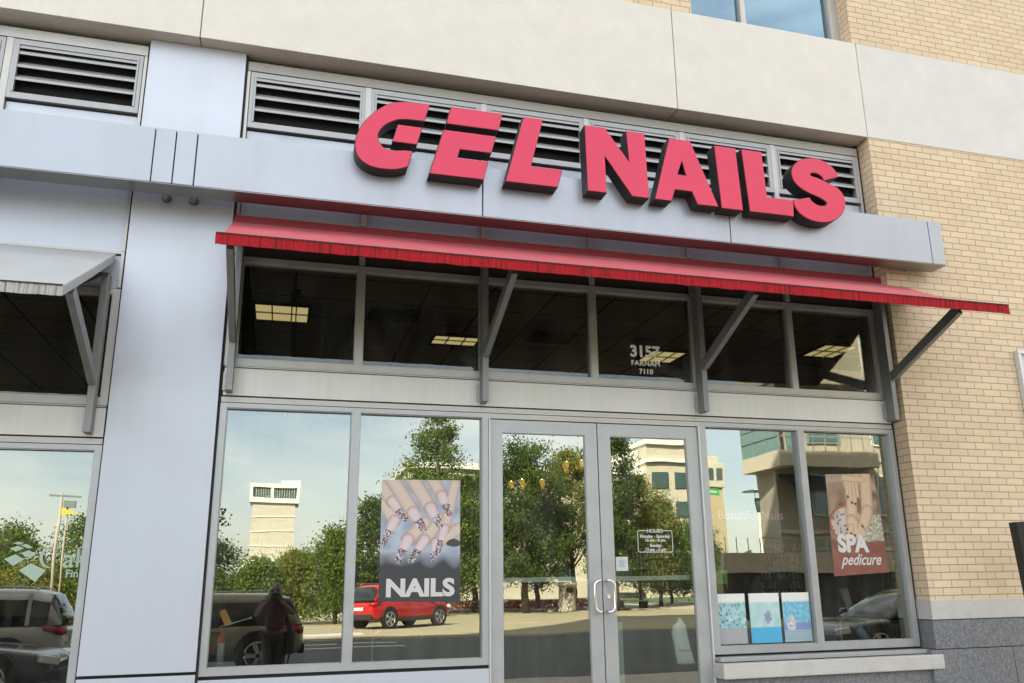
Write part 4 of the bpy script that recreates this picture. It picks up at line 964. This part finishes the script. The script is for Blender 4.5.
for fz in (2.2, 5.8, 9.4, 12.4):
    for k in range(8): child(MB().box(16+k*3.9, 18.2+k*3.9, -91.98, -91.85, fz, fz+1.7), 'window', 'far_glass', b)
for fz in (2.2, 5.8, 9.4, 13.2):
    for k in range(2): child(MB().box(44.2+k*2.9, 46.2+k*2.9, -90.98, -90.85, fz, fz+2.0), 'window', 'far_glass', b)
b = bld('tower_house', 60, 108, 'narrow buff tower house with cream top storey beside the cream block')
child(MB().box(58.4, 60.8, -106, -103.4, 0, 15.0), 'wall', mat('yellow_render', (.46, .38, .24), rough=.85), b)
child(MB().box(58.1, 61.1, -106.2, -103.1, 15.0, 18.4).box(58.6, 60.6, -105.6, -103.8, 18.4, 19.4), 'upper_storey', 'cream', b, bevel=.05)
g = MB().box(58.5, 59.3, -103.1, -103.05, 16, 17.7).box(59.8, 60.7, -103.1, -103.05, 16, 17.7)
for k in range(0):
    a = R(k*45+10); g.obox((59.6+1.61*math.cos(a), -104+1.61*math.sin(a), 16.7), (.1, .6, 1.5), (0, 0, a))
child(g, 'window', 'far_glass', b)
b = bld('corner_building', 30, 34, 'beige stone corner building with projecting glazed balcony at right')
X0 = 23.9
fp = [(X0, -31.2), (75, -31.2), (75, -75), (62, -75), (X0+.5, -33.9)]
w_ = MB(); w_.add([(p[0], p[1], 0) for p in fp]+[(p[0], p[1], 24) for p in fp], [(4, 3, 2, 1, 0), (5, 6, 7, 8, 9)]+[(i, (i+1) % 5, (i+1) % 5+5, i+5) for i in range(5)])
child(w_, 'wall', 'beige_block', b)
child(MB().box(X0-.5, 29.2, -33.6, -30, 7.15, 7.95).box(X0-.5, 29.2, -33.6, -30, 11.4, 12.2), 'balcony', 'cream', b, bevel=.02)
child(MB().box(X0-.42, X0-.36, -33.5, -30.15, 7.95, 11.4).box(X0+.05, 25.0, -30.13, -30.08, 7.95, 9.1), 'balcony_glass', 'rail_glass', b)
g = MB()
for yy in (-33.5, -32.4, -31.2, -30.1): g.box(X0-.46, X0-.34, yy-.04, yy+.04, 7.95, 11.4)
for zz in (8.6, 9.2): g.box(X0-.46, X0-.40, -33.5, -30.1, zz, zz+.06).box(X0-.4, 29.1, -30.12, -30.06, zz, zz+.06)
for k in range(7): g.box(X0+.9+k*.7, X0+.94+k*.7, -30.12, -30.07, 7.95, 9.2)
child(g, 'balcony_railing', 'rail', b)
for z in (1.2, 4.9, 8.6, 12.4, 16.2, 20):
    for k in range(9):
        x = 26.0+k*3.9; f = child(MB().box(x-.1, x+1.8, -31.2, -31.12, z-.1, z+2.0), 'window', 'white_trim' if k % 2 else 'rail', b)
        q = child(MB().box(x, x+1.7, -31.12, -31.09, z, z+1.9), 'window_glass', 'far_glass', b); q.parent = f
for z in (3.9, 7.6, 11.3, 15.1): child(MB().box(X0-.08, 75, -31.26, -31.1, z, z+.18), 'string_course', 'cream', b)
child(MB().add([(24.1, -31.2, 6.9), (26.6, -31.2, 6.9), (26.6, -29.6, 5.9), (24.1, -29.6, 5.9), (24.1, -31.2, 6.8), (26.6, -31.2, 6.8), (26.6, -29.6, 5.8), (24.1, -29.6, 5.8)], [(0, 1, 2, 3), (7, 6, 5, 4), (0, 4, 5, 1), (1, 5, 6, 2), (2, 6, 7, 3), (3, 7, 4, 0)]), 'canopy', 'black_metal', b)
rw = empty('parapet_wall', (30, -29, 0), label='long low concrete wall with railing in front of the beige corner building', cat='wall')
child(MB().box(19.3, 60, -29.1, -28.8, 2.0, 2.9), 'wall_top', 'concrete', rw); child(MB().box(19.3, 60, -29.0, -28.9, 0, 2.0), 'wall_shade', 'dark_wall', rw)
g = MB().box(21.4, 60, -28.99, -28.94, 3.55, 3.6)
for k in range(64): g.box(19.5+k*.6, 19.53+k*.6, -28.98, -28.95, 2.9, 3.55)
child(g, 'railing', 'rail', rw)

# ------------------------------------------------------------------ street furniture
l = empty('street_lamp', (27.9, -39.8, 0), label='tall pale street lamp with flat disc hood and lantern', cat='street lamp')
child(MB().lathe([(.26, 0), (.2, .35), (.11, .5), (.09, 5.6), (.12, 5.7)], 12, c=(27.9, -39.8, 0)), 'pole', 'white_trim', l)
child(MB().lathe([(.12, 5.7), (.2, 6.15), (.24, 6.5), (.22, 6.55)], 12, c=(27.9, -39.8, 0)), 'lantern', 'far_glass', l)
child(MB().lathe([(.85, 6.95), (.9, 7.0), (.3, 7.1), (.05, 7.15)], 20, c=(27.9, -39.8, 0)).tube([(27.7, -39.8, 6.5), (27.7, -39.8, 6.97)], .02).tube([(28.1, -39.8, 6.5), (28.1, -39.8, 6.97)], .02), 'hood', 'rail', l)
sgn = empty('street_sign', (25.0, -40, 0), label='green street name sign on a thin pole beside the lamp', cat='street sign')
child(MB().tube([(24.2, -40, 0), (24.2, -40, 7.3)], .05, 8), 'pole', 'rail', sgn); child(MB().box(24.3, 25.5, -40.02, -39.98, 6.75, 7.2), 'sign_plate', 'green', sgn); child(MB().box(24.5, 25.3, -39.975, -39.97, 6.9, 7.05), 'sign_band', 'vinyl', sgn)
l = empty('utility_pole', (-8.0, -30, 0), label='pale double utility pole with crossbar and small yellow pennant', cat='utility pole')
child(MB().tube([(-8.15, -30, 0), (-8.15, -30, 5.3)], .055, 8).tube([(-7.85, -30, 0), (-7.92, -30, 4.9)], .03, 8), 'pole', 'concrete', l)
child(MB().box(-8.6, -7.5, -30.05, -29.95, 5.15, 5.22).box(-8.05, -7.65, -30.1, -29.9, 4.75, 5.0), 'crossbar', 'rail', l)
child(MB().prism([(-8.1, 4.72), (-7.5, 4.55), (-8.1, 4.45)], [], -29.96, -29.94), 'pennant', 'yellow', l)
tb = empty('litter_bin', (17.6, -46.2, 0), label='beige slatted concrete litter bin on the far pavement edge', cat='litter bin')
child(MB().lathe([(.62, 0), (.62, .1), (.58, .14), (.58, 1.5), (.62, 1.54)], 20, c=(17.6, -46.2, 0)), 'bin_body', 'concrete', tb); child(MB().lathe([(.7, 1.54), (.7, 1.7), (.5, 1.78)], 20, c=(17.6, -46.2, 0)), 'bin_lid', 'white_trim', tb)
child(MB().box(17.35, 17.85, -45.62, -45.58, 1.1, 1.4), 'bin_opening', 'black', tb)
be = empty('bench', (22.8, -47.8, .12), label='grey metal bench on the far pavement right of the bin', cat='bench')
MB().box(-1, 1, -.25, .25, .42, .48).build('seat', 'rail', be); MB().box(-1, 1, -.3, -.26, .6, .95).build('backrest', 'rail', be)
for s in (-.85, .85): MB().box(s-.04, s+.04, -.28, .22, 0, .42).build('leg', 'black_metal', be)

# ------------------------------------------------------------------ cars
M['tyre'] = mat('tyre_rubber', (.015, .015, .015), rough=.8); M['rim'] = mat('alloy_rim', (.55, .56, .58), rough=.25, metal=.9)
M['car_glass'] = mat('car_glass', (.012, .015, .016), rough=.04, spec=.7); M['tail'] = mat('tail_lamp', (.45, .01, .015), rough=.15); M['headl'] = mat('head_lamp', (.7, .72, .75), rough=.1, metal=.3); M['plastic'] = mat('black_plastic', (.02, .02, .02), rough=.6)
def paint(name, c, r=.22): return mat(name, c, rough=r, coat=.6, metal=.15)
def car(x, y, rz, Lc, W, H, c, label, name='parked_car', suv=True):
    e = empty(name, (x, -y, 0), rz, label, 'car', None); pm = paint('car_paint', c)
    w = W/2; zb = .30 if suv else .2; belt = H*.60; hood = H*.565; a = Lc/2
    # side profile of lower body from the rear (-a) to the nose (+a): x, half width, bottom, top
    st = [(-a, w*.80, zb+.18, belt*.78), (-a+.04, w*.90, zb+.06, belt*.93), (-a+.25, w*.98, zb, belt), (-a*.62, w, zb, belt), (-a*.2, w, zb-.02, belt), (a*.25, w, zb-.02, belt*.985), (a*.48, w, zb, hood*1.0), (a*.8, w*.97, zb, hood*.93), (a-.12, w*.88, zb+.04, hood*.80), (a, w*.72, zb+.14, hood*.62)]
    rings = []
    for xx, ww, b_, t_ in st:
        h = t_-b_
        half = [(ww*.90, b_), (ww*.985, b_+h*.18), (ww, b_+h*.5), (ww*.985, b_+h*.8), (ww*.93, t_-.01), (ww*.80, t_+.012), (ww*.4, t_+.03)]
        rings.append([(xx, p[0], p[1]) for p in half]+[(xx, -p[0], p[1]) for p in half[::-1]])
    body = MB().loft(rings).build('body', pm, e)
    sd_ = body.modifiers.new('sub', 'SUBSURF'); sd_.levels = 1; sd_.render_levels = 2
    cb = [(-a+.05, .70, belt-.02, belt+.03), (-a+.30, .78, belt-.03, H*.93), (-a+.62, .80, belt-.03, H*.985), (-a*.1, .80, belt-.03, H), (a*.12, .79, belt-.03, H*.97), (a*.34, .78, belt-.03, H*.80), (a*.56, .74, belt-.03, hood+.03)] if suv else \
         [(-a+.42, .74, belt-.02, belt+.02), (-a+.95, .76, belt-.03, H*.95), (-a*.25, .77, belt-.03, H), (a*.0, .77, belt-.03, H*.99), (a*.2, .76, belt-.03, H*.88), (a*.46, .74, belt-.03, hood+.03)]
    rg = []
    for xx, k, b_, t_ in cb:
        wb = w*.93; wt = w*.93*(1-.24*(t_-b_)/(H-belt)) ; h = t_-b_
        half = [(wb, b_), ((wb*2+wt)/3, b_+h*.4), ((wb+wt*2)/3, b_+h*.75), (wt, b_+h*.9), (wt*.86, t_), (wt*.4, t_+.02)]
        rg.append([(xx, p[0], p[1]) for p in half]+[(xx, -p[0], p[1]) for p in half[::-1]])
    cm = MB(); n = 12
    cm.loft(rg, mi=[1, 1, 0, 0, 0, 0, 0, 0, 0, 1, 1, 1], smooth=True)
    # windscreen and rear window are glass: end bays
    nb = len(rg)-1
    for bi, f0 in ((0, 0), (nb-1, (nb-1)*n), (nb-2, (nb-2)*n)):
        for k in range(n): cm.m[f0+k] = 1
    for k in (0, 1, 9, 10): cm.m[0*n+k] = 0
    cab = cm.build('cabin', [pm, M['car_glass']], e)
    for xx in ((-a+.62, -a*.08, a*.2) if suv else (-a*.2, )):
        for s in (-1, 1):
            MB().bar((xx, s*w*.935, belt-.02), (xx+.03, s*w*.75, H*.95), .07, .02).build('pillar', pm if xx < -a*.3 else M['plastic'], e)
    rw_ = .36 if suv else .32
    for xx in (-a*.60, a*.62):
        for s in (-1, 1):
            MB().tube([(xx, s*(w-.04), rw_+.03), (xx, s*(w+.004), rw_+.03)], rw_+.07, 24).build('wheel_arch', 'plastic', e)
            wh = MB().tube([(xx, s*(w-.2), rw_), (xx, s*(w-.005), rw_), (xx, s*(w+.012), rw_)], [rw_, rw_, rw_-.03], 24).build('wheel', 'tyre', e)
            g = MB().tube([(xx, s*(w+.012), rw_), (xx, s*(w+.016), rw_)], .05, 12)
            for k in range(5):
                an = 2*math.pi*k/5; d = Vector((math.cos(an), 0, math.sin(an))); p = Vector((xx, s*(w+.014), rw_)); t_ = Vector((-d.z, 0, d.x))
                q = [p+t_*.03, p+d*rw_*.66+t_*.05, p+d*rw_*.66-t_*.05, p-t_*.03]; off = Vector((0, s*.006, 0)); g.add([v-off for v in q]+[v+off for v in q], [(0, 1, 2, 3), (7, 6, 5, 4), (0, 4, 5, 1), (1, 5, 6, 2), (2, 6, 7, 3), (3, 7, 4, 0)])
            ring = []
            for k in range(25):
                an = 2*math.pi*k/24; ring.append((xx+rw_*.68*math.cos(an), s*(w+.012), rw_+rw_*.68*math.sin(an)))
            g.tube(ring, .018, 6); g.build('rim', 'rim', wh)
    for s in (-1, 1):
        MB().loft([[(-a-.005, s*w*.62, belt*.82), (-a-.005, s*w*.62, belt*.93), (-a-.0, s*w*.66, belt*.93), (-a, s*w*.66, belt*.82)], [(-a+.03, s*w*.90, belt*.80), (-a+.03, s*w*.90, belt*.95), (-a+.05, s*w*.86, belt*.95), (-a+.05, s*w*.86, belt*.80)], [(-a+.34, s*(w+.004), belt*.90), (-a+.36, s*(w*.985), belt*.97), (-a+.36, s*w*.9, belt*.97), (-a+.34, s*w*.9, belt*.90)]]).build('tail_light', 'tail', e)
        MB().obox((a-.16, s*w*.80, hood*.74), (.3, .3, .13), (0, R(12), -s*R(28))).build('headlight', 'headl', e, bevel=.02)
        MB().obox((a*.36, s*(w+.06), belt+.08), (.14, .2, .14)).build('side_mirror', pm, e, bevel=.03)
        for xx in (-a*.22, a*.12): MB().obox((xx, s*(w+.008), belt-.13), (.2, .03, .03)).build('door_handle', 'plastic', e, bevel=.008)
        MB().bar((-a*.72, s*(w+.002), zb+.02), (a*.72, s*(w+.002), zb+.02), .012, .10).build('side_skirt', 'plastic', e)
        if suv: MB().tube([(-a+.55, s*w*.66, H*.99), (-a+.7, s*w*.66, H+.04), (a*.0, s*w*.66, H+.045), (a*.12, s*w*.66, H*.98)], .016, 6).build('roof_rail', 'rim', e)
    MB().box(-a-.03, -a+.1, -w*.82, w*.82, zb+.06, zb+.26).build('rear_bumper', 'plastic', e, bevel=.03)
    MB().box(a-.12, a+.02, -w*.74, w*.74, zb+.08, zb+.24).build('front_bumper', 'plastic', e, bevel=.03)
    MB().box(-a-.012, -a+.02, -.26, .26, belt*.66, belt*.66+.12).build('number_plate', 'white_trim', e)
    return e
car(5.05, 31.0, R(-36), 4.55, 1.9, 1.76, (.50, .012, .015), 'bright red parked car seen in the reflection under the NAILS poster')
car(-1.55, 12.7, R(180), 4.2, 1.8, 1.56, (.24, .225, .15), 'olive beige parked hatchback behind the photographer', suv=True)
car(-6.1, 12.9, R(180), 4.5, 1.86, 1.70, (.50, .52, .55), 'silver grey parked car with red tail lamp at far left')
car(-5.6, 9.8, R(0), 4.7, 1.85, 1.42, (.02, .03, .04), 'dark blue saloon parked nearest at far left', suv=False)
car(13.6, 10.2, R(180), 4.7, 1.85, 1.42, (.012, .012, .014), 'black parked saloon reflected low in the rightmost window', suv=False)

# ------------------------------------------------------------------ the photographer
M['skin'] = mat('skin', (.22, .12, .085), rough=.5); M['shirt'] = mat('plum_shirt', (.085, .035, .06), rough=.85, var=.2, scale=12.); M['trousers'] = mat('dark_trousers', (.03, .03, .035), rough=.85); M['hair'] = mat('dark_hair', (.012, .010, .009), rough=.5, var=.3, scale=60.); M['bagfab'] = mat('black_bag', (.012, .012, .013), rough=.7)
def skin(name, verts, edges, radii, m_, parent, root=0, lv=2):
    me = bpy.data.meshes.new(name); me.from_pydata([tuple(v) for v in verts], edges, []); o = bpy.data.objects.new(name, me); col.objects.link(o)
    o.modifiers.new('skin', 'SKIN'); sv = me.skin_vertices
    if not sv: me.attributes
    sl_ = me.skin_vertices[0].data
    for i, r in enumerate(radii): sl_[i].radius = (r, r) if not isinstance(r, tuple) else r
    for i in range(len(verts)): sl_[i].use_root = (i == root)
    s_2 = o.modifiers.new('sub', 'SUBSURF'); s_2.levels = lv; s_2.render_levels = lv
    dg = bpy.context.evaluated_depsgraph_get(); me2 = bpy.data.meshes.new_from_object(o.evaluated_get(dg)); bpy.data.objects.remove(o)
    me2.materials.clear(); me2.materials.append(M[m_]); me2.name = name
    for p in me2.polygons: p.use_smooth = True
    o = bpy.data.objects.new(name, me2); col.objects.link(o); o.parent = parent
    return o
fx = fw  # the way the camera looks
per = empty('person', (0, -6.86, .12), 0, 'person in plum shirt and dark trousers photographing the shop, black bag at hip', 'person')
O = Vector(per.location)
camc = CC-fw*.13-O     # centre of the handheld camera relative to the person
Rt = rt2.copy(); Up = up2.copy()
hd = Vector((0.0, .04, 1.475))
wrl = camc-Rt*.085-Up*.055-fw*.03; wrr = camc+Rt*.085-Up*.035-fw*.035
V = [(0, 0, .90), (0, .0, 1.08), (0, .01, 1.24), (0, .0, 1.33), (0, .012, 1.385),  # 0-4 pelvis..neck
     (-.085, 0, .86), (-.095, .02, .47), (-.10, -.01, .09), (-.105, .10, .035),   # 5-8
     (.085, 0, .86), (.10, .03, .47), (.11, -.01, .09), (.12, .10, .035),         # 9-12
     (-.155, 0, 1.31), (-.26, .06, 1.12), tuple(wrl-Vector((0.02, .03, .06))),                   # 13-15
     (.155, 0, 1.31), (.26, .07, 1.13), tuple(wrr-Vector((-.02, .03, .06)))]                    # 16-18
Ed = [(0, 1), (1, 2), (2, 3), (3, 4), (0, 5), (5, 6), (6, 7), (7, 8), (0, 9), (9, 10), (10, 11), (11, 12), (3, 13), (13, 14), (14, 15), (3, 16), (16, 17), (17, 18)]
rad = [.11, .09, .10, .07, .052, .085, .058, .038, .032, .085, .058, .038, .032, .055, .04, .026, .055, .04, .026]
skin('body', V, Ed, rad, 'skin', per)
skin('shirt', [(0, 0, .86), V[1], V[2], (0, 0, 1.335), V[13], V[14], V[16], V[17]], [(0, 1), (1, 2), (2, 3), (3, 4), (4, 5), (3, 6), (6, 7)], [.158, .15, .155, .10, .072, .060, .072, .060], 'shirt', per)
skin('trousers', [(0, 0, .96), V[5], V[6], (-.10, -.005, .12), V[9], V[10], (.11, -.005, .12)], [(0, 1), (1, 2), (2, 3), (0, 4), (4, 5), (5, 6)], [.15, .102, .076, .062, .102, .076, .062], 'trousers', per)
for s in (-1, 1):
    sh = MB().loft([[(s*.112+dx*wd, y, z) for dx, z in ((-1, .0), (1, .0), (1, hh*.6), (.5, hh), (-.5, hh), (-1, hh*.6))] for y, wd, hh in ((-.07, .03, .07), (-.03, .042, .09), (.06, .048, .075), (.15, .045, .05), (.19, .025, .035))]); sh.build('shoe', 'black_metal', per, bevel=.008)
# head: an egg with brow, nose and chin, turned up a little behind the camera
hm = bpy.data.meshes.new('head'); bm = bmesh.new(); bmesh.ops.create_uvsphere(bm, u_segments=32, v_segments=24, radius=1.)
for v in bm.verts:
    x, y, z = v.co; fx_ = max(0, y)
    nx = x*.074*(1-.22*max(0, -z)); ny = y*.096; nzz = z*.112
    if y > .3:
        ny += .020*math.exp(-((x/.20)**2+((z+.18)/.26)**2))      # nose
        ny -= .010*(math.exp(-(((abs(x)-.38)/.2)**2+((z-.06)/.13)**2)))  # eye sockets
        ny += .006*math.exp(-((x/.3)**2+((z+.55)/.10)**2))       # lips
        ny += .008*math.exp(-((x/.3)**2+((z+.86)/.16)**2))       # chin
    v.co = (nx, ny, nzz)
bm.to_mesh(hm); bm.free()
for p in hm.polygons: p.use_smooth = True
hm.materials.append(M['skin']); ho = bpy.data.objects.new('head', hm); col.objects.link(ho); ho.parent = per; ho.location = hd-Vector((0, -.0, 0)); ho.rotation_euler = (R(6), 0, -R(8))
for s in (-1, 1):
    ey = MB().lathe([(.002, -.011), (.009, -.006), (.011, 0), (.009, .006), (.002, .011)], 12).build('eye', 'white_trim', ho); ey.location = (s*.028, .078, .006)
    er = MB().loft([[(s*.072, -.01, -.03), (s*.078, .0, -.03), (s*.078, .0, -.02), (s*.072, -.01, -.02)], [(s*.073, -.022, .0), (s*.086, -.01, .0), (s*.086, -.006, .012), (s*.073, -.018, .02)], [(s*.072, -.012, .03), (s*.08, -.004, .028), (s*.08, -.0, .024), (s*.072, -.008, .022)]]).build('ear', 'skin', ho)
hr = MB(); rings = []
for i in range(9):
    t_ = i/8; zc = .125-.30*t_; rr = math.sin(min(1, .12+t_*1.1)*math.pi*.55)
    rings.append([(.086*rr*math.cos(2*math.pi*k/24), -.012+(.104*rr*math.sin(2*math.pi*k/24) if math.sin(2*math.pi*k/24) < 0 or t_ < .3 else .03*rr*math.sin(2*math.pi*k/24)), zc) for k in range(24)])
hr.loft(rings).build('hair', 'hair', ho)
def hand(wr, side, par):
    """palm and five bent fingers closing round the camera body"""
    out = []
    # directions: the fingers run forward along the side of the camera and curl in over its front
    f = fw; inn = Rt*(-side); u = Up
    palm0 = wr-camc*0
    pv = [wr-Vector((-side*.02*-1, .03, .06)) if False else wr-f*.03-u*.05, wr, wr+f*.035+u*.012]
    vs = [tuple(p) for p in pv]; es = [(0, 1), (1, 2)]; rd_ = [.024, (.034), .03]
    skin('hand_palm', vs, es, [.022, .034, .03], 'skin', par, lv=2)
    for k in range(4):
        off = u*(.036-.021*k); b0 = wr+f*.02+off; l = (.9, 1., .95, .78)[k]
        p1 = b0+f*.032*l; p2 = p1+f*.020*l+inn*.014*l; p3 = p2+inn*.022*l+f*.002; o = skin('finger', [tuple(b0), tuple(p1), tuple(p2), tuple(p3)], [(0, 1), (1, 2), (2, 3)], [.0095, .0088, .0082, .0068], 'skin', par, lv=2)
    b0 = wr-f*.012+inn*.012+u*.012; p1 = b0+inn*.026+u*.012-f*.004; p2 = p1+inn*.026+u*.004
    skin('thumb', [tuple(b0), tuple(p1), tuple(p2)], [(0, 1), (1, 2)], [.012, .0105, .008], 'skin', par, lv=2)
for side, wr in ((-1, wrl), (1, wrr)): hand(wr+fw*.02, side, per)
# the handheld camera
pc = empty('handheld_camera', tuple(CC-fw*.13), 0, 'black camera held up to the photographer face', 'camera')
mt = Matrix((rt2, fw, up2)).transposed().to_euler(); pc.rotation_euler = mt
MB().box(-.065, .065, -.03, .03, -.048, .045).box(-.025, .025, -.028, .025, .045, .07).build('camera_body', 'black_metal', pc, bevel=.006)
MB().tube([(0, .03, 0), (0, .07, 0), (0, .112, 0)], [.036, .034, .037], 24).build('lens_barrel', 'bagfab', pc)
MB().tube([(0, .1125, 0), (0, .114, 0)], .03, 24).build('front_glass', 'car_glass', pc)
# bag with its strap
sb = empty('shoulder_bag', (.20, -6.86, .12), 0, 'black shoulder bag with a long loose strap hanging at the photographer hip', 'bag')
rg = []
for z, wx, wy in ((.58, .02, .05), (.60, .05, .11), (.72, .065, .14), (.86, .06, .13), (.93, .04, .11), (.94, .01, .05)):
    rg.append([(.03+wx*math.cos(2*math.pi*k/16), .03+wy*math.sin(2*math.pi*k/16), z) for k in range(16)])
MB().loft(rg).build('bag_body', 'bagfab', sb)
MB().tube([(.03, .10, .92), (-.05, .16, 1.15), (-.17, .135, 1.31), (-.30, .07, 1.40), (-.34, -.02, 1.405), (-.32, -.11, 1.33), (-.14, -.15, 1.12), (.02, -.05, .92)], .014, 8).build('strap', 'bagfab', sb)
MB().tube([(.03, .14, .62), (.0, .17, .45), (.02, .18, .30), (.09, .18, .22), (.16, .15, .27)], .013, 8).build('loose_strap', 'bagfab', sb)
